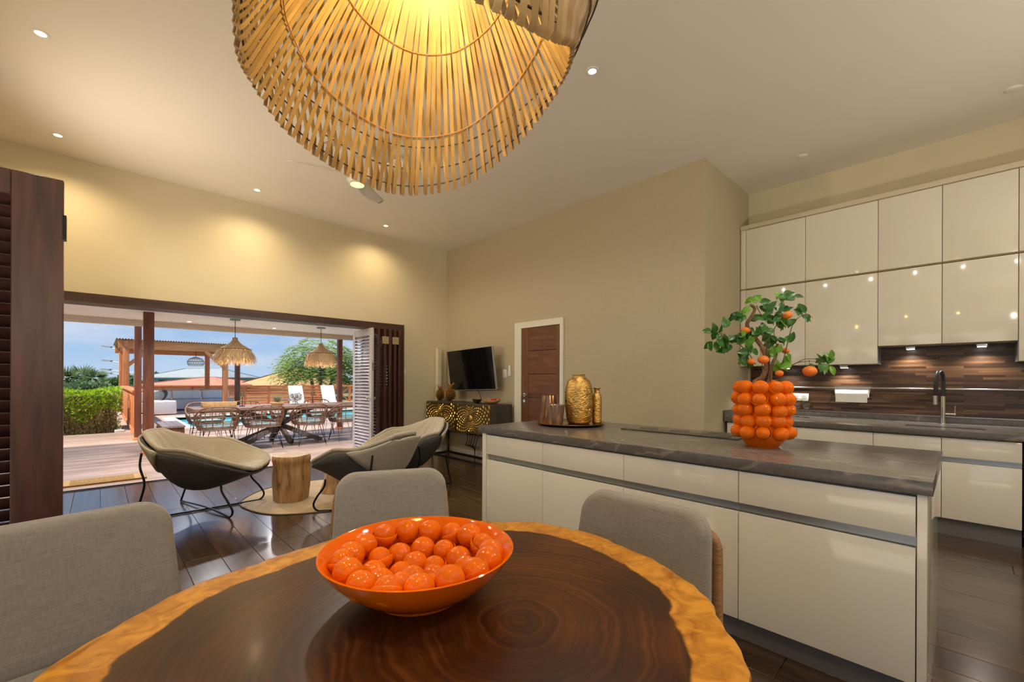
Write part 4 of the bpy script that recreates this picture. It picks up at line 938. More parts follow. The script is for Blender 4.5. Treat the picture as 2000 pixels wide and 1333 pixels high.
sp_ = thing('column_speaker', 'slim white column speaker standing in the corner behind the pineapples', 'speaker', (4.43, 6.56, 0))
MB().box((4.385, 6.52, .03), (4.475, 6.60, 1.86)).build('column', M('satin_cream', (.66, .61, .48), .4), sp_, bevel=.01, seg=3)
MB().box((4.34, 6.515, 0), (4.52, 6.605, .03)).build('base', BB, sp_, bevel=.004)

# ================================================================= lounge chairs
PAD = fabric('cream_linen_pad', (.36, .325, .25), (.50, .46, .37)); SHELL = M('dark_grey_felt', (.070, .070, .072), .85, var=.15, vs=30, bump=.1, bs=200)
PY = [(0, .46), (.12, .38), (.32, .12), (.46, -.08), (.58, -.23), (.72, -.37), (.86, -.48), (1, -.57)]; PZ = [(0, .40), (.12, .375), (.32, .275), (.46, .225), (.58, .27), (.72, .44), (.86, .63), (1, .80)]
HW = [(0, .20), (.06, .29), (.2, .35), (.45, .40), (.6, .42), (.72, .38), (.84, .30), (.93, .22), (1, .12)]; RISE = [(0, .02), (.15, .13), (.3, .27), (.45, .40), (.58, .37), (.72, .20), (.86, .05), (1, -.02)]; WRAP = [(0, 0), (.3, .02), (.5, .06), (.62, .12), (.78, .14), (.92, .08), (1, .02)]
def lin(tab, x):
    for (a, p), (b, q) in zip(tab, tab[1:]):
        if x <= b: return p + (q - p) * (x - a) / (b - a)
    return tab[-1][1]
def smooth_tab(tab, x, h=.06): return (lin(tab, max(0, x - h)) + 2 * lin(tab, x) + lin(tab, min(1, x + h))) / 4
def lounge_pt(s, t, k=1.0, dn=0):
    y, z, hw = smooth_tab(PY, t), smooth_tab(PZ, t), smooth_tab(HW, t, .03) * k
    q = abs(s) ** 2.3; return V((s * hw, y + smooth_tab(WRAP, t) * q, z + smooth_tab(RISE, t) * q))
def lounge_n(s, t):
    e = .01; a = lounge_pt(min(1, s + e), t) - lounge_pt(max(-1, s - e), t); b = lounge_pt(s, min(1, t + e)) - lounge_pt(s, max(0, t - e))
    n = a.cross(b); return n.normalized()
def pad_f(u, v):
    s = (u - .5) * 2; t = v; puff = .045 * (1 - s ** 6) * (1 - (2 * abs(t - .5)) ** 8) + .012 + .006 * abs(sin(s * 9))
    return lounge_pt(s * 1.03, t) + lounge_n(s, t) * -puff * -1
lch = thing('lounge_chair', 'cream padded lounge chair with grey shell at left, facing the tree stump', 'lounge chair', (.80, 5.15, 0), R(-37 - 90), 'lounge chairs around the round rug')
sg = lounge_n(0, .4).z > 0
def pad_s(u, v):
    s = (u - .5) * 2; n = lounge_n(s, v); n = n if sg else -n
    puff = .030 * (1 - s ** 6) * (1 - (2 * abs(v - .5)) ** 8) + .018 + .005 * cos(s * 16) * (1 - s * s)
    return lounge_pt(s * 1.02, v) + n * puff
def shell_s(u, v):
    s = (u - .5) * 2; n = lounge_n(s, v); n = n if sg else -n
    return lounge_pt(s * .985, .015 + .97 * v) - n * .022
o = MB().grid(pad_s, 37, 28).build('seat_pad', PAD, lch, world=False, merge=False, ang=80); md = o.modifiers.new('t', 'SOLIDIFY'); md.thickness = .042; md.offset = 0; m2 = o.modifiers.new('s', 'SUBSURF'); m2.levels = 1; m2.render_levels = 1
o = MB().grid(shell_s, 25, 24).build('shell', SHELL, lch, world=False, merge=False, ang=80); md = o.modifiers.new('t', 'SOLIDIFY'); md.thickness = .02; md.offset = 0
def flap(u, v):
    s = (u - .5) * 2; t = 1 - .30 * v; n = lounge_n(s, t); n = n if sg else -n
    return lounge_pt(s * 1.03, t) - n * .042
o = MB().grid(flap, 25, 10).build('headrest_flap', PAD, lch, world=False, merge=False, ang=80); md = o.modifiers.new('t', 'SOLIDIFY'); md.thickness = .02; md.offset = 0
edge = [pad_s(0, k / 20) for k in range(21)] + [pad_s(k / 12, 1) for k in range(1, 12)] + [pad_s(1, 1 - k / 20) for k in range(21)] + [pad_s(1 - k / 12, 0) for k in range(1, 12)]
MB().tube(edge, .020, 8, closed=True).build('rim_roll', PAD, lch, world=False, ang=80)
for sx_ in (-1, 1):
    MB().tube(spline([(sx_ * .31, -.42, .62), (sx_ * .33, -.42, .50), (sx_ * .335, -.38, .36), (sx_ * .335, -.40, .24), (sx_ * .33, -.47, .010)], 7), .0095, 10).build('rear_leg', BLACKM, lch, world=False)
    MB().tube(spline([(sx_ * .28, .24, .325), (sx_ * .29, .25, .25), (sx_ * .315, .32, .15), (sx_ * .32, .36, .07), (sx_ * .30, .33, .016), (sx_ * .24, .26, .011), (0, -.04, .011 + .018 * (sx_ > 0)), (-sx_ * .33, -.47, .011)], 7), .0095, 10).build('front_leg', BLACKM, lch, world=False)
for lab, loc, ang in (('cream padded lounge chair in the middle, seen from behind', (1.93, 4.14), 108), ('cream padded lounge chair at right in front of the sideboard', (2.68, 4.70), 187)):
    c = copy_tree(lch); c.location = (*loc, 0); c.rotation_euler = (0, 0, R(ang - 90)); c['label'] = lab

# ---- stump tables, rug, mat
def stump_mat():
    m, t, b = nodes_mat('pale_tree_trunk')
    co = N(t, 'ShaderNodeTexCoord'); mp = N(t, 'ShaderNodeMapping'); mp.inputs['Scale'].default_value = (9, 9, 1.6); t.links.new(co.outputs['Object'], mp.inputs[0])
    n = N(t, 'ShaderNodeTexNoise'); n.inputs['Scale'].default_value = 2.2; n.inputs['Detail'].default_value = 8; n.inputs['Distortion'].default_value = .5; t.links.new(mp.outputs[0], n.inputs[0])
    t.links.new(ramp(t, n.outputs[0], [(.30, (.16, .075, .028)), (.45, (.42, .24, .10)), (.7, (.58, .38, .19))]), b.inputs['Base Color']); b.inputs['Roughness'].default_value = .6
    bp = N(t, 'ShaderNodeBump'); bp.inputs['Strength'].default_value = .3; bp.inputs['Distance'].default_value = .02; t.links.new(n.outputs[0], bp.inputs['Height']); t.links.new(bp.outputs[0], b.inputs['Normal'])
    return m
STUMP = stump_mat()
def stump(label, c, h, prof, seed, cat='stump'):
    t = thing('tree_stump_table', label, 'stump', c, group='tree stump tables')
    def f(u, v):
        a = 2 * pi * u; r_ = smooth_tab(prof, v, .04) * (1 + .06 * sin(3 * a + seed) + .035 * sin(5 * a + 2 * seed + v * 2))
        return V((c[0] + r_ * cos(a), c[1] + r_ * sin(a), c[2] + h * v))
    mb = MB().grid(f, 44, 20, closeu=True); mb.build('trunk', STUMP, t, ang=60)
    tp_ = [f(k / 44, 1) for k in range(44)]; cen = sum((V(p) for p in tp_), V()) / 44
    rings = MB()
    vs = []; fs = []
    for j, s in enumerate((1.0, .96, .6, .02)):
        vs += [cen + (p - cen) * s + V((0, 0, .004 if 0 < j else 0)) for p in tp_]
    for j in range(3): fs += [(j * 44 + k, j * 44 + (k + 1) % 44, (j + 1) * 44 + (k + 1) % 44, (j + 1) * 44 + k) for k in range(44)]
    rings.add(vs, fs).build('cut_top', M('cut_wood_top', (.55, .43, .28), .5, var=.2, vs=9), t)
stump('pale tree stump side table standing on the round rug', (1.49, 4.99, .012), .475, [(0, .165), (.3, .18), (.55, .185), (.7, .178), (.82, .178), (.93, .195), (1, .175)], 1.0)
stump('second tree stump table with flared roots, mostly hidden by the middle lounge chair', (1.99, 5.03, .012), .40, [(0, .19), (.12, .17), (.3, .14), (.6, .12), (.9, .12), (1, .115)], 2.2)
rg = thing('round_rug', 'round flat jute rug under the tree stump', 'rug', (1.78, 5.02, 0))
def rugf(u, v):
    a = 2 * pi * u; r_ = .735 * v * (1 + .012 * sin(7 * a) * v); return V((1.78 + r_ * cos(a), 5.02 + r_ * sin(a), .010 if v < .985 else .001))
JUTE = M('jute_weave', (.48, .38, .25), .9, var=.15, vs=5, bump=.4, bs=120)
MB().grid(rugf, 72, 26, closeu=True).build('weave', JUTE, rg)
MB().tube([(1.78 + .735 * (1 + .012 * sin(7 * a)) * cos(a), 5.02 + .735 * (1 + .012 * sin(7 * a)) * sin(a), .006) for a in [2 * pi * k / 72 for k in range(72)]], .006, 6, closed=True).build('border', M('dark_jute_border', (.16, .12, .08), .9), rg)
mt = thing('door_mat', 'narrow coir door mat on the deck by the threshold', 'mat', (.07, 7.52, 0))
COIR = M('coir_fibre', (.34, .19, .06), .95, var=.3, vs=40, bump=.8, bs=150); COIR2 = M('coir_pattern', (.52, .33, .12), .95, var=.25, vs=50, bump=.8, bs=150)
MB().box((-.38, 7.33, .002), (.45, 7.70, .020)).build('pile', COIR, mt, bevel=.004)
for k in range(14): MB().box((-.26 + .045 * k, 7.50, .0201), (-.235 + .045 * k, 7.525, .0215)).build('dash', COIR2, mt, smooth=False)
for x0 in (-.37, .33): MB().box((x0, 7.335, .0201), (x0 + .11, 7.695, .0213)).build('end_band', COIR2, mt, smooth=False)
# ================================================================= terrace: deck, roof, posts
DX0, DX1 = -7.0, 12.0
PY0, PY1, PX0, PX1 = 14.35, 18.2, 1.80, 10.0
dk = MB(); dk.box((DX0, YO + .075, -.14), (DX1, 14.0, -.026)); struct_dk = struct(dk.build('deck', M('deck_joist', (.05, .03, .02), .7), smooth=False))
bw_, bl_ = .142, 4.75
d0 = MB().box((-bl_ / 2 + .002, -bw_ / 2 + .0025, -.026), (bl_ / 2 - .002, bw_ / 2 - .0025, 0)).build('deck_board', DECKM, struct_dk, world=False, bevel=.002, seg=1)
fd0 = True; y = YO + .075 + bw_ / 2; row = 0
while y < 14.0:
    for k in range(4):
        xc = DX0 + bl_ * (k + .5) + (-.9, .7, -.2)[row % 3] * 1.0
        o = d0 if fd0 else inst(d0, struct_dk); fd0 = False
        o.location = (xc, y, 0)
    y += bw_; row += 1
PAV = M('sunlit_deck_far', (.46, .32, .25), .6, var=.12, vs=1.5, stretch=(.3, 6, 1))
tr_ = MB(); tr_.box((.45, 14.0, -.14), (DX1, PY0, -.012)); tr_.box((.45, PY1, -.14), (DX1, 25.4, -.012)); tr_.box((.45, PY0, -.14), (PX0, PY1, -.012)); tr_.box((PX1, PY0, -.14), (DX1, PY1, -.012))
struct(tr_.build('terrace', PAV, smooth=False))
# unseen deck outside the side opening, paled to bounce sun indoors
struct(MB().box((-9, -6, -.14), (XL - .25, YO + .075, -.02)).build('side_terrace', M('pale_terrace_stone', (.66, .60, .52), .7, var=.06, vs=1.5), smooth=False))
# pool
pl_ = thing('swimming_pool', 'turquoise swimming pool with pale stone edge beyond the outdoor table', 'pool', ((PX0 + PX1) / 2, (PY0 + PY1) / 2, 0))
PT = M('pool_tile', (.12, .55, .62), .4, var=.1, vs=4); cop = M('pale_stone_coping', (.72, .70, .66), .6, var=.05)
b_ = MB(); b_.box((PX0, PY0, -1.3), (PX1, PY1, -1.25)); b_.box((PX0 - .04, PY0, -1.3), (PX0, PY1, -.02)); b_.box((PX1, PY0, -1.3), (PX1 + .04, PY1, -.02)); b_.box((PX0, PY0 - .04, -1.3), (PX1, PY0, -.02)); b_.box((PX0, PY1, -1.3), (PX1, PY1 + .04, -.02)); b_.build('basin', PT, pl_, smooth=False)
for a_, b__ in (((PX0 - .30, PY0 - .30, -.012), (PX1 + .3, PY0 + .0, .012)), ((PX0 - .30, PY1, -.012), (PX1 + .3, PY1 + .3, .012)), ((PX0 - .30, PY0, -.012), (PX0, PY1, .012)), ((PX1, PY0, -.012), (PX1 + .3, PY1, .012))):
    MB().box(a_, b__).build('coping', cop, pl_, smooth=False)
MB().box((PX0, PY0, -.10), (PX1, PY1, -.085)).build('water', M('pool_water', (.10, .62, .70), .06, var=.12, vs=1.2, bump=.25, bs=5), pl_, smooth=False)
# roof of the terrace
PCZ = 2.45
PCM = M('patio_ceiling_white', (.88, .88, .88), .7)
struct(MB().box((DX0, YO - .12, PCZ), (9.0, 11.40, PCZ + .12)).build('patio_roof', PCM, smooth=False))
struct(MB().box((DX0, 11.18, PCZ - .115), (9.0, 11.32, PCZ - .001)).build('patio_beam', M('cream_beam_paint', (.60, .53, .44), .5), smooth=False))
struct(MB().box((DX0, YO - .115, PCZ - .3), (9.0, YO - .05, PCZ)).build('trim_5', PCM, smooth=False))
def post(x, y, w, label, grp='posts of the terrace roof', top=PCZ - .116):
    t = thing('wooden_post', label, 'post', (x, y, 0), group=grp)
    MB().box((x - w / 2, y - w / 2, .06), (x + w / 2, y + w / 2, top)).build('shaft', POSTW, t, bevel=.006)
    MB().box((x - w / 2 - .02, y - w / 2 - .02, 0), (x + w / 2 + .02, y + w / 2 + .02, .06)).build('base_block', ORNV, t, bevel=.004)
    return t
post(.615, 9.79, .145, 'thick dark wooden post nearest the opening', top=PCZ - .001)
post(.585, 12.04, .115, 'thinner wooden post just left of the thick one', top=2.50)
post(4.53, 11.25, .108, 'wooden terrace post to the right, before the pale tree')
# terrace ceiling spotlights; those hidden above the opening are added fill
for x, y, lb in ((1.30, 10.75, 'on the left half'), (2.85, 10.75, 'on the right half'), (-.4, 8.0, 'hidden above the opening at left'), (1.3, 8.0, 'hidden above the opening, left of middle'), (3.0, 8.0, 'hidden above the opening, right of middle'), (4.7, 8.0, 'hidden above the opening at right')):
    t = thing('terrace_spotlight', 'small round spotlight in the white terrace ceiling, ' + lb, 'downlight', (x, y, PCZ), group='terrace ceiling spotlights')
    MB().lathe([(.034, -.001), (.034, -.006), (.05, -.006), (.055, 0)], 24, (x, y, PCZ), cap=False).build('trim_ring', WHITE, t)
    MB().lathe([(.001, -.003), (.034, -.003)], 24, (x, y, PCZ), cap=False).build('lens', UL, t)
    light('terrace_lamp', 'SPOT', (0, 0, -.02), P_PATIO, (.97, .97, 1), t, .05, R(160), .7)
struct(MB().box((XL - .25 - 1.5, -2.2, 2.5), (XL - .22, 3.2, 2.62)).build('eave', PCM, smooth=False))  # unseen overhang added to keep direct sun out of the side opening

# ---- fringed raffia pendants
RAF = M('raffia_fringe', (.62, .43, .22), .9, var=.4, vs=60, bump=.5, bs=90, stretch=(1, 1, .1)); RAF2 = M('raffia_crown', (.50, .35, .19), .9, var=.3, vs=30, bump=.6, bs=70); BAND = M('raffia_band', (.20, .09, .03), .8)
def raffia(x, y, label, s, seed):
    rr_ = random.Random(seed); zt = 2.10
    t = thing('raffia_pendant', label, 'lamp', (x, y, PCZ), group='fringed raffia pendants over the outdoor table')
    MB().tube([(x, y, PCZ - .02), (x, y, zt)], .006, 6).build('cord', BLACKM, t)
    MB().lathe([(.09, -.025), (.09, 0)], 24, (x, y, PCZ)).build('ceiling_rose', M('verdigris_rose', (.16, .28, .24), .5), t)
    MB().lathe([(.02, 0), (.045, -.01), (.05, -.06), (.115, -.13), (.205, -.185), (.266, -.23)], 36, (x, y, zt), cap=False).build('crown', RAF2, t)
    MB().tube([(x + 0.27 * cos(a), y + 0.27 * sin(a), zt - .23) for a in [2 * pi * k / 40 for k in range(40)]], .008, 6, closed=True).build('band', BAND, t)
    fr_ = MB()
    for k in range(1300):
        a = rr_.uniform(0, 2 * pi); r0 = .266 * rr_.uniform(.97, 1.02); r1 = r0 + rr_.uniform(-.03, .12) * s; ln = rr_.uniform(.14, .29); da = rr_.uniform(-.4, .4); z0 = zt - .225 - rr_.uniform(0, .05)
        p = [V((x + r0 * cos(a), y + r0 * sin(a), z0)), V((x + (r0 * .4 + r1 * .6) * cos(a + da * .5), y + (r0 * .4 + r1 * .6) * sin(a + da * .5), z0 - ln * .5)), V((x + r1 * cos(a + da), y + r1 * sin(a + da), z0 - ln))]
        sd_ = V((-sin(a), cos(a), 0)) * .0045
        fr_.add([p[0] - sd_, p[0] + sd_, p[1] + sd_, p[1] - sd_, p[2] + sd_ * .4, p[2] - sd_ * .4], [(0, 1, 2, 3), (3, 2, 4, 5)])
    tag(fr_.build('fringe', RAF, t, merge=False), kind='stuff')
    light('raffia_lamp_light', 'POINT', (0, 0, 1.80 - PCZ), P_RAFFIA, (1, .86, .66), t, .08)
raffia(1.89, 9.72, 'shaggy raffia pendant lamp on the left above the outdoor table', 1.1, 1)
raffia(3.56, 9.88, 'shaggy raffia pendant lamp on the right before the pale tree', .75, 2)

# ---- outdoor table
ot = thing('outdoor_table', 'long wooden outdoor table with crossed spider legs', 'table', (2.72, 9.78, 0))
OTW = wood('weathered_table_wood', (.16, .09, .06), (.34, .21, .14), .3, scale=2, axis=0, stretch=10, orand=.1)
for k in range(6): MB().box((1.20, 9.28 + k * .168, .715), (4.25, 9.28 + k * .168 + .164, .76)).build('top_board', OTW, ot, bevel=.003, seg=1)
MB().box((1.30, 9.40, .675), (4.15, 9.46, .714)).build('apron', OTW, ot); MB().box((1.30, 10.12, .675), (4.15, 10.18, .714)).build('apron', OTW, ot)
GW = wood('grey_brown_leg_wood', (.09, .065, .055), (.19, .145, .12), .6, scale=2, axis=1, stretch=9)
hub = V((2.70, 9.78, .36))
for dx, dy in ((-.78, -.36), (.72, -.36), (.10, -.42), (-.06, .40), (-.7, .36), (.75, .36)):
    MB().bar(hub, hub + V((dx, dy, -.345)), .075, .085).build('leg', GW, ot)
for dx, dy in ((-.75, .30), (.75, .30), (.06, -.15), (-.7, -.3)):
    MB().bar(hub, hub + V((dx, dy, .318)), .07, .08).build('upper_leg', GW, ot)
MB().lathe([(.09, -.06), (.10, 0), (.09, .06)], 16, hub).build('hub', BLACKM, ot)

# ---- rattan armchairs
RTN = M('rattan_cane', (.20, .095, .05), .55, var=.25, vs=30, orand=.1); TEAL = M('grey_teal_cushion', (.27, .38, .38), .9, var=.1)
rch = thing('rattan_armchair', 'rattan armchair, leftmost of the near row at the outdoor table', 'chair', (1.50, 9.06, 0), 0, 'rattan armchairs at the outdoor table')
RIMP = spline([(-.30, .20, .56), (-.325, .06, .62), (-.315, -.12, .70), (-.25, -.235, .785), (-.12, -.275, .81), (.12, -.275, .81), (.25, -.235, .785), (.315, -.12, .70), (.325, .06, .62), (.30, .20, .56)], 6)
BOTP = spline([(-.24, .22, .42), (-.27, .06, .42), (-.26, -.10, .42), (-.21, -.19, .42), (-.10, -.225, .42), (.10, -.225, .42), (.21, -.19, .42), (.26, -.10, .42), (.27, .06, .42), (.24, .22, .42)], 6)
fr_ = MB(); fr_.tube(RIMP, .013, 8); fr_.build('rim', RTN, rch, world=False)
MB().tube(BOTP + [V((.12, .26, .42)), V((-.12, .26, .42))], .012, 8, closed=True).build('seat_ring', RTN, rch, world=False)
n_ = len(RIMP)
for i in range(0, n_, 4):
    p, q_ = BOTP[i], RIMP[i]; m_ = (p + q_) / 2 + (q_ - V((0, 0, 0))).xy.to_3d().normalized() * .02
    MB().tube([p, m_, q_], .0075, 6).build('spoke', RTN, rch, world=False)
for fz_, r_ in ((.07, .006), (.14, .006), (.21, .006), (.28, .006), (.35, .006), (.55, .006), (.78, .006)):
    MB().tube([BOTP[i].lerp(RIMP[i], fz_) + (RIMP[i]).xy.to_3d().normalized() * .02 * sin(pi * fz_) for i in range(0, n_, 2)] + [], r_, 6).build('hoop', RTN, rch, world=False)
wv = (MB(), MB())
for i in range(0, n_, 2):
    if i < 14 or i > n_ - 15:
        for j in range(9): 
            a = BOTP[i].lerp(RIMP[i], .05 + .1 * j); b2 = BOTP[min(n_ - 1, i + 2)].lerp(RIMP[min(n_ - 1, i + 2)], .05 + .1 * j); wv[i > 20].tube([a, b2], .006, 4)
for w_ in wv: tag(w_.build('arm_weave', RTN, rch, world=False, merge=False), kind='stuff')
MB().box((-.23, -.19, .425), (.23, .22, .475)).build('seat_cushion', TEAL, rch, world=False, bevel=.02, seg=3)
for sx_ in (-1, 1):
    for sy in (-1, 1):
        foot = V((sx_ * .25, sy * .25 - .01, .006)); MB().tube([(sx_ * .14, sy * .20, .41), foot, (sx_ * .22, sy * .12, .41)], .007, 6).build('leg', BLACKM, rch, world=False)
s_ = MB(); 
for z_ in (.20, .29): s_.tube([(-.21, -.22, z_), (.21, -.22, z_)], .004, 5)
s_.build('stretcher', BLACKM, rch, world=False)
for x, y, rz, lab in ((2.22, 9.05, 4, 'rattan armchair, second from the left in the near row at the outdoor table'), (3.03, 9.04, -3, 'rattan armchair, third from the left in the near row at the outdoor table'), (3.79, 9.10, 3, 'rattan armchair, rightmost of the near row, half behind the pale shutter'),
                      (1.55, 10.55, 180, 'rattan armchair on the far side of the table, under the left pendant'), (2.30, 10.55, 183, 'rattan armchair on the far side of the table, second from left'), (3.05, 10.58, 178, 'rattan armchair on the far side of the table, third from left'), (3.78, 10.56, 181, 'rattan armchair on the far side of the table, rightmost')):
    c = copy_tree(rch); c.location = (x, y, 0); c.rotation_euler = (0, 0, R(rz)); c['label'] = lab
# ---- things on the outdoor table
def tlamp(x, y, label):
    t = thing('table_lamp', label, 'lamp', (x, y, .76), group='small table lamps outdoors')
    MB().lathe([(.05, 0), (.05, .012), (.008, .02)], 20, (x, y, .76)).build('base', BLACKM, t); MB().tube([(x, y, .775), (x, y, .96)], .006, 6).build('stem', BLACKM, t)
    MB().lathe([(.045, .19), (.035, .275)], 24, (x, y, .76)).build('shade', M('dark_bronze_shade', (.16, .11, .06), .4, metal=.6), t)
tlamp(2.03, 9.80, 'small dark table lamp on the left half of the outdoor table'); tlamp(3.36, 9.80, 'small dark table lamp on the right half of the outdoor table')
bs = thing('serving_basket', 'long woven basket on the left end of the outdoor table', 'basket', (1.66, 9.95, .76))
BSK = M('straw_weave', (.52, .34, .15), .9, var=.25, vs=40, bump=.6, bs=80)
MB().box((1.42, 9.86, .762), (1.93, 10.06, .80)).build('bottom', BSK, bs, bevel=.01)
for a_, b__ in (((1.40, 9.84, .765), (1.42, 10.08, .85)), ((1.93, 9.84, .765), (1.95, 10.08, .85)), ((1.42, 9.84, .765), (1.93, 9.86, .85)), ((1.42, 10.06, .765), (1.93, 10.08, .85))): MB().box(a_, b__).build('side', BSK, bs, bevel=.004)
pot = thing('table_plant', 'small grey-green plant in a straw pot on the outdoor table', 'plant', (2.66, 9.82, .76))
MB().lathe([(.09, 0), (.13, .03), (.135, .06), (.11, .065)], 28, (2.66, 9.82, .76)).build('pot', BSK, pot)
fol = MB(); rp = random.Random(5)
for k in range(120):
    a = rp.uniform(0, 2 * pi); r_ = rp.uniform(.01, .12); h_ = rp.uniform(.05, .17); p0 = V((2.66 + .3 * r_ * cos(a), 9.82 + .3 * r_ * sin(a), .82)); p1 = p0 + V((r_ * cos(a), r_ * sin(a), h_)); sd_ = V((-sin(a), cos(a), 0)) * .008
    fol.add([p0 - sd_ * .4, p0 + sd_ * .4, p1 * .5 + p0 * .5 + sd_, p1 * .5 + p0 * .5 - sd_, p1], [(0, 1, 2, 3), (3, 2, 4)])
tag(fol.build('foliage', M('sage_leaf', (.23, .25, .14), .7, var=.3, vs=30), pot, merge=False), kind='stuff')
orb = thing('wire_sculpture', 'silvery coral-like wire sculpture on the outdoor table', 'sculpture', (3.02, 9.85, .76))
wr = MB()
for k in range(34):
    c0_ = V((3.02 + rp.uniform(-.10, .10), 9.85 + rp.uniform(-.06, .06), .90 + rp.uniform(-.02, .07))); r_ = rp.uniform(.05, .09); ax = V((rp.uniform(-1, 1), rp.uniform(-1, 1), rp.uniform(-1, 1))).normalized(); e1 = ax.orthogonal().normalized(); e2 = ax.cross(e1)
    wr.tube([c0_ + (e1 * cos(a) + e2 * sin(a)) * r_ for a in [2 * pi * j / 14 for j in range(14)]], .004, 5, closed=True)
wr.build('wires', M('dull_silver', (.45, .45, .43), .35, metal=.8), orb); MB().lathe([(.08, 0), (.08, .012), (.01, .02), (.01, .05)], 20, (3.02, 9.85, .76)).build('stand', STEEL, orb)

# ---- bench, sofa group, loungers
bn = thing('bench', 'low dark wooden bench beside the thick post', 'bench', (.97, 10.4, 0))
for k in range(3): MB().box((.80 + k * .112, 9.75, .415), (.80 + k * .112 + .108, 11.0, .45)).build('seat_slat', wood('bench_grey_wood', (.20, .15, .14), (.36, .29, .27), .35, axis=1, stretch=9), bn, bevel=.003, seg=1)
MB().box((.82, 9.78, .34), (1.12, 10.97, .414)).build('apron', POSTW, bn)
for x in (.84, 1.09):
    for y in (9.80, 10.95): MB().box((x - .03, y - .03, 0), (x + .03, y + .03, .36)).build('leg', POSTW, bn)
SOFA = M('white_outdoor_fabric', (.84, .83, .82), .85, var=.04, vs=3, bump=.05, bs=60); SOFG = M('pale_grey_fabric', (.62, .63, .66), .85, var=.05, vs=3)
tag(MB().box((1.25, 19.75, .02), (2.03, 20.7, .50)).build('ottoman', SOFA, bevel=.05, seg=3), 'square white upholstered ottoman left of the outdoor sofa', 'ottoman')
sf = thing('outdoor_sofa', 'long white corner sofa under the pergola by the slatted fence', 'sofa', (2.9, 22.9, 0))
MB().box((1.15, 22.3, .03), (4.3, 23.4, .42)).build('base', SOFG, sf, bevel=.04, seg=3)
for k in range(3): MB().box((1.2 + k * 1.03, 23.05, .42), (2.2 + k * 1.03, 23.4, .80)).build('back_cushion', SOFA, sf, bevel=.09, seg=3)
MB().box((.95, 20.9, .03), (1.6, 22.3, .42)).build('side_base', SOFG, sf, bevel=.04, seg=3)
MB().box((.95, 20.9, .42), (1.15, 22.3, .78)).build('side_back', SOFA, sf, bevel=.06, seg=3)
for x, y, rz, c_, lb in ((1.55, 21.0, 30, (.50, .50, .50), 'pale grey'), (1.80, 21.75, 60, (.10, .12, .11), 'dark green')):
    mx_ = MX.Translation((x, y, .62)) @ MX.Rotation(R(rz), 4, 'Z') @ MX.Rotation(R(20), 4, 'X')
    o = MB().ball((0, 0, 0), .28, 20, 12, (1, .32, .8), mx_.to_3x3()); o.v = [(a + x, b + y, c + .64) for a, b, c in o.v]
    tag(o.build('cushion', M('cushion_' + lb.replace(' ', '_'), c_, .9), origin=(x, y, .64)), lb + ' cushion propped on the white outdoor sofa', 'cushion', 'sofa cushions')
for x, lb in ((6.18, 'left'), (7.55, 'right')):
    t = thing('sun_lounger', 'white sun lounger with raised back beyond the pool, %s one' % lb, 'sun lounger', (x, 19.6, 0), group='white sun loungers')
    MB().box((x - .30, 18.6, .22), (x + .30, 19.9, .30)).build('seat', SOFA, t, bevel=.03, seg=3)
    MB().box((-.29, 0, -.04), (.29, .80, .04), MX.Translation((x, 19.85, .28)) @ MX.Rotation(R(65), 4, 'X')).build('backrest', SOFA, t, bevel=.03, seg=3)
    for sx_ in (-.26, .26):
        for y in (18.7, 19.8): MB().box((x + sx_ - .02, y - .02, 0), (x + sx_ + .02, y + .02, .23)).build('leg', WHITE, t)

# ---- pergola
pg = thing('pergola', 'orange wooden pergola with corrugated roof over the sofa corner', 'pergola', (2.2, 21.8, 0))
for x, y in ((.66, 20.0), (3.56, 20.0), (.66, 23.9), (3.56, 23.9)): MB().box((x - .085, y - .085, 0), (x + .085, y + .085, 2.36)).build('post', ORNV, pg, bevel=.01)
for y in (20.0, 23.9): MB().box((.45, y - .07, 2.33), (3.75, y + .07, 2.63)).build('beam', ORNW, pg, bevel=.006)
for x in (.66, 3.56): MB().box((x - .06, 19.9, 2.38), (x + .06, 24.0, 2.60)).build('side_beam', ORNV, pg)
for (p, q_) in (((.70, 20, 1.75), (1.30, 20, 2.34)), ((3.52, 20, 1.75), (2.92, 20, 2.34)), ((.66, 20.05, 1.75), (.66, 20.65, 2.34)), ((3.56, 20.05, 1.75), (3.56, 20.65, 2.34))): MB().bar(p, q_, .10, .12).build('brace', ORNW, pg)
def corr(u, v): return V((.40 + 3.40 * u, 19.8 + 4.4 * v, 2.66 + .018 * sin(u * 3.4 / .076 * 2 * pi)))
o = MB().grid(corr, 360, 3).build('corrugated_roof', M('weathered_roof_sheet', (.34, .28, .24), .7, var=.2, vs=3), pg, merge=False); o.modifiers.new('t', 'SOLIDIFY').thickness = .01
post(4.15, 20.9, .17, 'orange wooden post standing alone right of the pergola', 'posts by the pergola', 1.95)
ln = thing('wicker_lantern', 'pale wicker lantern hanging from the pergola beam', 'lantern', (2.66, 20.3, 2.33))
MB().tube([(2.66, 20.3, 2.34), (2.66, 20.3, 2.12)], .008, 6).build('cord', BLACKM, ln)
lw = MB(); prf = [(.06, 2.12), (.20, 2.06), (.27, 1.95), (.26, 1.86), (.22, 1.80)]
for r_, z in prf: lw.tube([(2.66 + r_ * cos(a), 20.3 + r_ * sin(a), z) for a in [2 * pi * j / 28 for j in range(28)]], .011, 5, closed=True)
for k in range(22): a = 2 * pi * k / 22; lw.tube([(2.66 + r_ * cos(a + .12 * i), 20.3 + r_ * sin(a + .12 * i), z) for i, (r_, z) in enumerate(prf)], .008, 5)
lw.build('wicker_shade', M('pale_wicker', (.52, .46, .38), .8), ln)

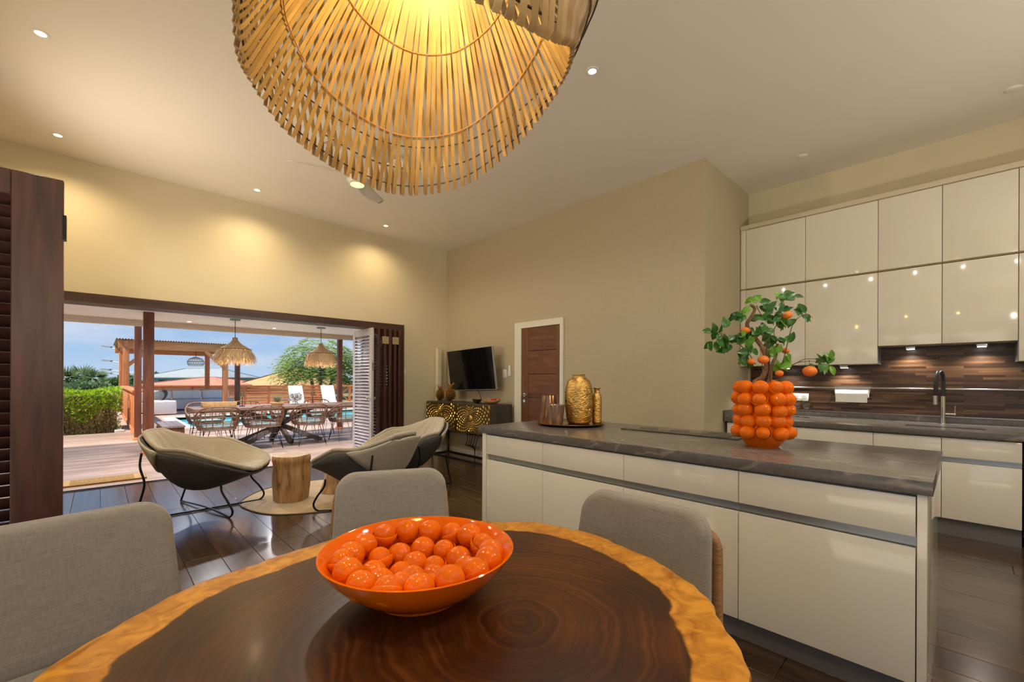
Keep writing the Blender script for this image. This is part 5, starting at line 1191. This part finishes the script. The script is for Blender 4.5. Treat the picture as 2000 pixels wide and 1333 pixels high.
# ---- fences and railing
def slat_fence(x0, x1, y, zt, label, bays, nsl=7):
    t = thing('slatted_fence', label, 'fence', ((x0 + x1) / 2, y, 0))
    wb = (x1 - x0) / bays; s0 = None
    for k in range(bays + 1): MB().box((x0 + wb * k - .05, y - .05, 0), (x0 + wb * k + .05, y + .05, zt)).build('fence_post', ORNV, t, bevel=.006)
    MB().box((x0 - .05, y - .09, zt), (x1 + .05, y + .07, zt + .04)).build('top_rail', ORNW, t)
    for k in range(bays):
        for j in range(nsl):
            z = .06 + (zt - .10) * j / (nsl - 1)
            if s0 is None: s0 = MB().box((-wb / 2 + .05, -.012, -.050), (wb / 2 - .05, .012, .050)).build('slat', ORNW, t, world=False, bevel=.003, seg=1); o = s0
            else: o = inst(s0, t)
            o.location = (x0 + wb * (k + .5) - (x0 + x1) / 2, -.06, z)
slat_fence(1.0, 9.6, 25.0, .93, 'orange horizontal slat fence behind the sofa and pool', 8)
xr = thing('cross_railing', 'orange railing with crossed bars at the far right of the terrace', 'railing', (10.5, 25.0, 0))
MB().box((9.7, 24.94, .88), (11.6, 25.06, .95)).build('top_rail', ORNW, xr)
for k in range(3): MB().box((9.75 + .9 * k - .05, 24.95, 0), (9.75 + .9 * k + .05, 25.05, .88)).build('baluster', ORNV, xr)
for k in range(2):
    MB().bar((9.8 + .9 * k, 25, .05), (10.6 + .9 * k, 25, .85), .05, .06).build('cross_bar', ORNW, xr); MB().bar((9.8 + .9 * k, 25, .85), (10.6 + .9 * k, 25.06, .05), .05, .06).build('cross_bar', ORNW, xr)
rl_ = thing('balustrade', 'orange wooden balustrade running back from the thin post', 'railing', (.60, 16, 0))
MB().box((.50, 12.12, 1.00), (.70, 19.9, 1.05)).build('handrail', ORNV, rl_, bevel=.006)
b0_ = None
for k in range(24):
    if b0_ is None: b0_ = MB().box((-.035, -.05, -.12), (.035, .05, 1.00)).build('baluster', ORNV, rl_, world=False, bevel=.004, seg=1); o = b0_
    else: o = inst(b0_, rl_)
    o.location = (0, 12.45 + k * .32 - 16, 0)
MB().box((.55, 12.12, .05), (.65, 19.9, .13)).build('bottom_rail', ORNV, rl_)

# ---- garden, hedge
struct(MB().box((-220, -60, -.5), (300, 300, -.15)).build('garden_ground', M('dry_grass', (.17, .17, .07), .95, var=.3, vs=.6), smooth=False))
hd = thing('hedge', 'clipped hedge, bright green on top and brown and bare below', 'hedge', (-2.2, 15.3, -.15))
rh = random.Random(11)
def leaf_cloud(n, fpos, size, rnd_, nrm=None):
    mb = MB()
    for _ in range(n):
        c, s_ = fpos(rnd_); s_ *= size * rnd_.uniform(.6, 1.3); a = V((rnd_.uniform(-1, 1), rnd_.uniform(-1, 1), rnd_.uniform(-.6, .9))).normalized(); b = a.orthogonal().normalized(); b = MX.Rotation(rnd_.uniform(0, 6.28), 3, a) @ b; e = a.cross(b)
        mb.add([c - b * s_, c + e * s_ * .42, c + b * s_, c - e * s_ * .42], [(0, 1, 2, 3)])
    return mb
def colmat(name, stops, rough=.6, tr=.25):
    """leaf colours that vary from leaf cluster to leaf cluster"""
    m, t, b = nodes_mat(name); co = N(t, 'ShaderNodeTexCoord'); n = N(t, 'ShaderNodeTexNoise'); n.inputs['Scale'].default_value = 9; n.inputs['Detail'].default_value = 6; t.links.new(co.outputs['Object'], n.inputs[0])
    c = ramp(t, n.outputs[0], stops); t.links.new(c, b.inputs['Base Color']); b.inputs['Roughness'].default_value = rough
    tl = N(t, 'ShaderNodeBsdfTranslucent'); t.links.new(c, tl.inputs[0]); mx = N(t, 'ShaderNodeMixShader'); mx.inputs[0].default_value = tr
    t.links.new(b.outputs[0], mx.inputs[1]); t.links.new(tl.outputs[0], mx.inputs[2]); t.links.new(mx.outputs[0], t.nodes['Material Output'].inputs[0]); return m
HX0, HX1, HY0, HY1 = -5.0, .42, 14.65, 16.2
def hpos(r_):
    k = r_.random()
    x = r_.uniform(HX0, HX1)
    lo = .42 + .14 * sin(x * 4) + .10 * sin(x * 9 + 1)
    if k < .45: return V((x, r_.uniform(HY0, HY1), 1.0 + .05 * sin(x * 5) + r_.uniform(-.09, .04))), 1
    return V((x, HY0 + r_.uniform(-.05, .10), r_.uniform(lo, 1.0))), 1
tag(leaf_cloud(9000, hpos, .042, rh).build('green_foliage', colmat('hedge_green_leaf', [(.3, (.13, .26, .012)), (.55, (.38, .56, .02)), (.75, (.60, .72, .05))], tr=.5), hd, merge=False), kind='stuff')
def hpos2(r_): return V((r_.uniform(HX0, HX1), HY0 + r_.uniform(0, .35), r_.uniform(-.15, .72))), 1
tag(leaf_cloud(6000, hpos2, .034, rh).build('brown_foliage', colmat('hedge_brown_twig', [(.3, (.30, .20, .08)), (.5, (.52, .38, .17)), (.72, (.55, .54, .14))], tr=.5), hd, merge=False), kind='stuff')
tw_ = MB()
for k in range(160):
    x = rh.uniform(HX0, HX1); y = HY0 + rh.uniform(.05, .5); tw_.tube([(x, y, -.15), (x + rh.uniform(-.1, .1), y + rh.uniform(-.1, .1), .3), (x + rh.uniform(-.2, .2), y + rh.uniform(-.2, .1), .85)], [.012, .009, .005], 4)
tag(tw_.build('stems', TWIG, hd, merge=False), kind='stuff')
MB().box((HX0, HY0 + .30, -.15), (HX1 - .1, HY1 - .05, .86)).build('inner_growth', M('hedge_inside', (.22, .17, .07), .9, var=.3, vs=12, bump=.8, bs=20), hd, smooth=False)
bx = V((.36, 14.38, -.15)); tag(MB().box((.27, 14.30, -.15), (.45, 14.46, .03)).build('utility_box', WHITE, bevel=.01), 'small white box at the foot of the hedge', 'box')

# ---- street lamps
for k, (hx, hy, hz, ex, ey, ez) in enumerate(((.16, 41.3, 3.49, 2.05, 39.6, 2.97), (.25, 62.0, 3.14, 2.85, 59.5, 2.70), (.25, 89.7, 2.64, 3.8, 86.3, 2.12), (.48, 117, 2.30, 4.6, 113, 1.9))):
    t = thing('street_lamp', 'grey street lamp with a long arm reaching left, number %s from near to far' % ('one', 'two', 'three', 'four')[k], 'street lamp', (ex, ey, -.2), group='street lamps along the far road')
    s_ = hy / 41.3
    MB().tube([(ex, ey, -.2), (ex, ey, ez)], .05 * s_, 8).build('pole', M('lamp_pole_grey', (.35, .36, .37), .5, metal=.5), t)
    MB().tube([(ex, ey, ez), (ex * .55 + hx * .45, ey * .55 + hy * .45, ez + .30 * (hz - ez) + .05), (hx + .3, hy - .3, hz)], .032 * s_, 6).build('arm', M('lamp_arm_grey', (.30, .31, .32), .5, metal=.5), t)
    MB().bar((hx + .45 * s_, hy - .42 * s_, hz - .03), (hx, hy, hz + .05), .22 * s_, .09 * s_).build('lamp_head', M('lamp_head_grey', (.26, .27, .28), .5), t)
# ---- far palms and trees
PALM = colmat('palm_frond', [(.3, (.08, .14, .05)), (.7, (.22, .30, .12))], tr=.45); TRK = M('palm_trunk', (.17, .14, .11), .9)
def palm(x, y, h, label, s=1.0, seed=0):
    r_ = random.Random(seed); t = thing('palm_tree', label, 'palm tree', (x, y, -.2), group='far palm trees')
    MB().tube([(x, y, -.2), (x + .1, y, h * .5), (x, y, h)], [.25 * s, .18 * s, .16 * s], 8).build('trunk', TRK, t)
    mb = MB()
    for k in range(34):
        a = r_.uniform(0, 6.28); el = r_.uniform(-.9, 1.1); L = r_.uniform(.9, 1.5) * s; d = V((cos(a) * cos(el), sin(a) * cos(el), sin(el))); sd_ = V((-sin(a), cos(a), 0))
        st_ = V((x, y, h)) + d * .3 * s
        for j in range(9):
            b = (j - 4) / 4 * .9; e = (d * cos(b) + sd_ * sin(b)).normalized(); tip = st_ + e * L + V((0, 0, -.25 * L * abs(b)))
            w_ = sd_ * .05 * s + V((0, 0, .03 * s)); mb.add([st_ - w_ * .5, st_ + w_ * .5, (st_ + tip) / 2 + w_, tip, (st_ + tip) / 2 - w_], [(0, 1, 2, 3, 4)])
    tag(mb.build('fronds', PALM, t, merge=False), kind='stuff')
for k, (x, y, h, s_, lb) in enumerate(((-3.2, 84.5, 1.3, 1.25, 'leftmost of the far palms above the hedge'), (-1.8, 92.0, 1.6, 1.4, 'second far palm from the left above the hedge'), (-.5, 86.0, 1.25, 1.2, 'third far palm from the left above the hedge'), (-6.0, 92, 1.3, 1.4, 'far palm partly behind the dark shutter'))):
    palm(x, y, h, 'shaggy green palm, ' + lb, s_, k)
def bush(x, y, z, rx, rz, label, n, mat, seed, size=.35, name='tree', grp='far trees'):
    r_ = random.Random(seed); t = thing(name, label, 'tree', (x, y, -.3), group=grp)
    def f(q):
        a = q.uniform(0, 6.28); b = math.acos(q.uniform(-.75, 1)); k = q.uniform(.55, 1) ** .5 * (1 + .22 * sin(3 * a + seed) + .15 * sin(5 * b + seed)); return V((x + rx * k * sin(b) * cos(a), y + rx * k * sin(b) * sin(a), z + rz * k * cos(b))), 1
    tag(leaf_cloud(n, f, size, r_).build('crown', mat, t, merge=False), kind='stuff')
    MB().tube([(x, y, -.3), (x, y, z)], [.18, .1], 7).build('trunk', TRK, t)
FARG = colmat('far_tree_leaf', [(.3, (.09, .17, .08)), (.7, (.22, .34, .15))], tr=.45); PALG = colmat('pale_willow_leaf', [(.3, (.17, .27, .07)), (.55, (.36, .47, .16)), (.75, (.52, .60, .30))], tr=.4)
for k, (x, y, z, rx, rz, lb) in enumerate(((-5.5, 76, .1, 2.0, 1.1, 'low green tree under the leftmost far palms'), (-1.2, 76, .0, 1.9, 1.0, 'low green tree in front of the far palms'), (1.5, 80, .4, 1.3, 1.0, 'round green tree between palms and balustrade'), (3.2, 88, .5, 1.3, 1.2, 'darker tree behind the white street poles'), (6.0, 86, .6, 1.2, 1.4, 'small tree left of the blue house'), (22, 60, 1.0, 3.5, 1.6, 'low tree behind the orange roof'))):
    bush(x, y, z, rx, rz, lb, 700, FARG, k + 20)
# the pale feathery tree
pw_ = thing('feathery_tree', 'tall pale green feathery tree behind the right pendant lamp', 'tree', (11.8, 33.2, -.3))
r_ = random.Random(42); mb = MB()
for k in range(620):
    a = r_.uniform(0, 6.28); b = math.acos(r_.uniform(-.6, 1)); q_ = r_.uniform(.25, 1) ** .6; c = V((11.9 + 2.6 * q_ * sin(b) * cos(a), 33.1 + 2.6 * q_ * sin(b) * sin(a), 2.1 + 2.25 * q_ * cos(b)))
    d = V((cos(a), sin(a), r_.uniform(-.2, .6))).normalized(); sd_ = d.cross(V((0, 0, 1))).normalized()
    for j in range(14):
        st_ = c + d * (.07 * j) + V((0, 0, -.006 * j * j)); sg_ = 1 if j % 2 else -1; tip = st_ + (sd_ * sg_ + d * .5 + V((0, 0, r_.uniform(-.5, .1)))).normalized() * r_.uniform(.28, .48); w_ = d * .05
        mb.add([st_ - w_ * .4, st_ + w_ * .4, (st_ + tip) / 2 + w_, tip, (st_ + tip) / 2 - w_], [(0, 1, 2, 3, 4)])
tag(mb.build('foliage', PALG, pw_, merge=False), kind='stuff')
for dx, dy in ((0, 0), (.8, -.5), (-.6, .5)): MB().tube([(11.9 + dx * .4, 33.1 + dy * .4, -.3), (11.9 + dx, 33.1 + dy, 1.8), (11.9 + dx * 1.8, 33.1 + dy * 1.8, 3.4)], [.14, .10, .04], 7).build('stem', TRK, pw_)
# ---- houses
def house(name, label, c, w, d, zw, zr, wall, roof, rz, ridge=.45, eave=.5, dark=None, zbase=-.3):
    t = thing(name, label, 'house', (c[0], c[1], 0), R(rz))
    MB().box((-w / 2, -d / 2, zbase), (w / 2, d / 2, zw)).build('walls', wall, t, world=False, smooth=False)
    a, b = w / 2 + eave, d / 2 + eave; rg_ = max(0, (w - d) / 2) if ridge is None else w / 2 * ridge
    MB().add([(-a, -b, zw), (a, -b, zw), (a, b, zw), (-a, b, zw), (-rg_, 0, zr), (rg_, 0, zr), (-a, -b, zw - .12), (a, -b, zw - .12), (a, b, zw - .12), (-a, b, zw - .12)], [(0, 1, 5, 4), (1, 2, 5), (2, 3, 4, 5), (3, 0, 4), (0, 6, 7, 1), (1, 7, 8, 2), (2, 8, 9, 3), (3, 9, 6, 0), (6, 9, 8, 7)]).build('roof', roof, t, world=False, smooth=False)
    rc_ = MB()
    for p, q_ in (((-rg_, 0, zr), (rg_, 0, zr)), ((-a, -b, zw), (-rg_, 0, zr)), ((a, -b, zw), (rg_, 0, zr)), ((-a, b, zw), (-rg_, 0, zr)), ((a, b, zw), (rg_, 0, zr))): rc_.bar(p, q_, .16, .12)
    rc_.build('ridge_caps', dark or roof, t, world=False)
    return t
def tiles(name, a, b_, sc):
    m, t, b = nodes_mat(name); co = N(t, 'ShaderNodeTexCoord'); w_ = N(t, 'ShaderNodeTexWave'); w_.inputs['Scale'].default_value = sc; w_.inputs['Distortion'].default_value = .3; w_.bands_direction = 'X'; t.links.new(co.outputs['Object'], w_.inputs[0])
    t.links.new(ramp(t, w_.outputs[0], [(0, a), (.6, b_)]), b.inputs['Base Color']); b.inputs['Roughness'].default_value = .7
    bp = N(t, 'ShaderNodeBump'); bp.inputs['Strength'].default_value = .5; bp.inputs['Distance'].default_value = .05; t.links.new(w_.outputs[0], bp.inputs['Height']); t.links.new(bp.outputs[0], b.inputs['Normal']); return m
hb = house('blue_house', 'blue house with a grey hipped roof in the distance', (10.8, 75.5), 10.5, 7, 1.5, 2.75, M('blue_house_paint', (.16, .36, .55), .7), M('grey_roof', (.30, .34, .35), .7, var=.1, vs=2), -46, .5)
MB().box((-5.3, -3.56, -.2), (-4.5, -3.5, 1.4)).build('white_corner', WHITE, hb, world=False)
for x in (-3, 0, 3): MB().box((x - .5, -3.54, .3), (x + .5, -3.5, 1.1)).build('window', M('far_window_glass', (.05, .08, .10), .1), hb, world=False)
house('red_roof_house', 'house with a low pale red tiled roof beyond the fence', (7.6, 49.5), 7, 6, .75, 1.45, M('cream_house_paint', (.6, .52, .42), .8), tiles('pale_red_tiles', (.42, .16, .10), (.62, .28, .19), 3), -46, .1, zbase=-.3)
house('orange_roof_house', 'house with a steep orange tiled roof and dark ridge line', (15.0, 48.0), 8.5, 7.5, .55, 2.45, M('sand_house_paint', (.6, .5, .38), .8), tiles('orange_tiles', (.46, .23, .09), (.72, .42, .19), 3), -40, .06, dark=M('dark_ridge_tiles', (.16, .09, .05), .8), zbase=-.3)
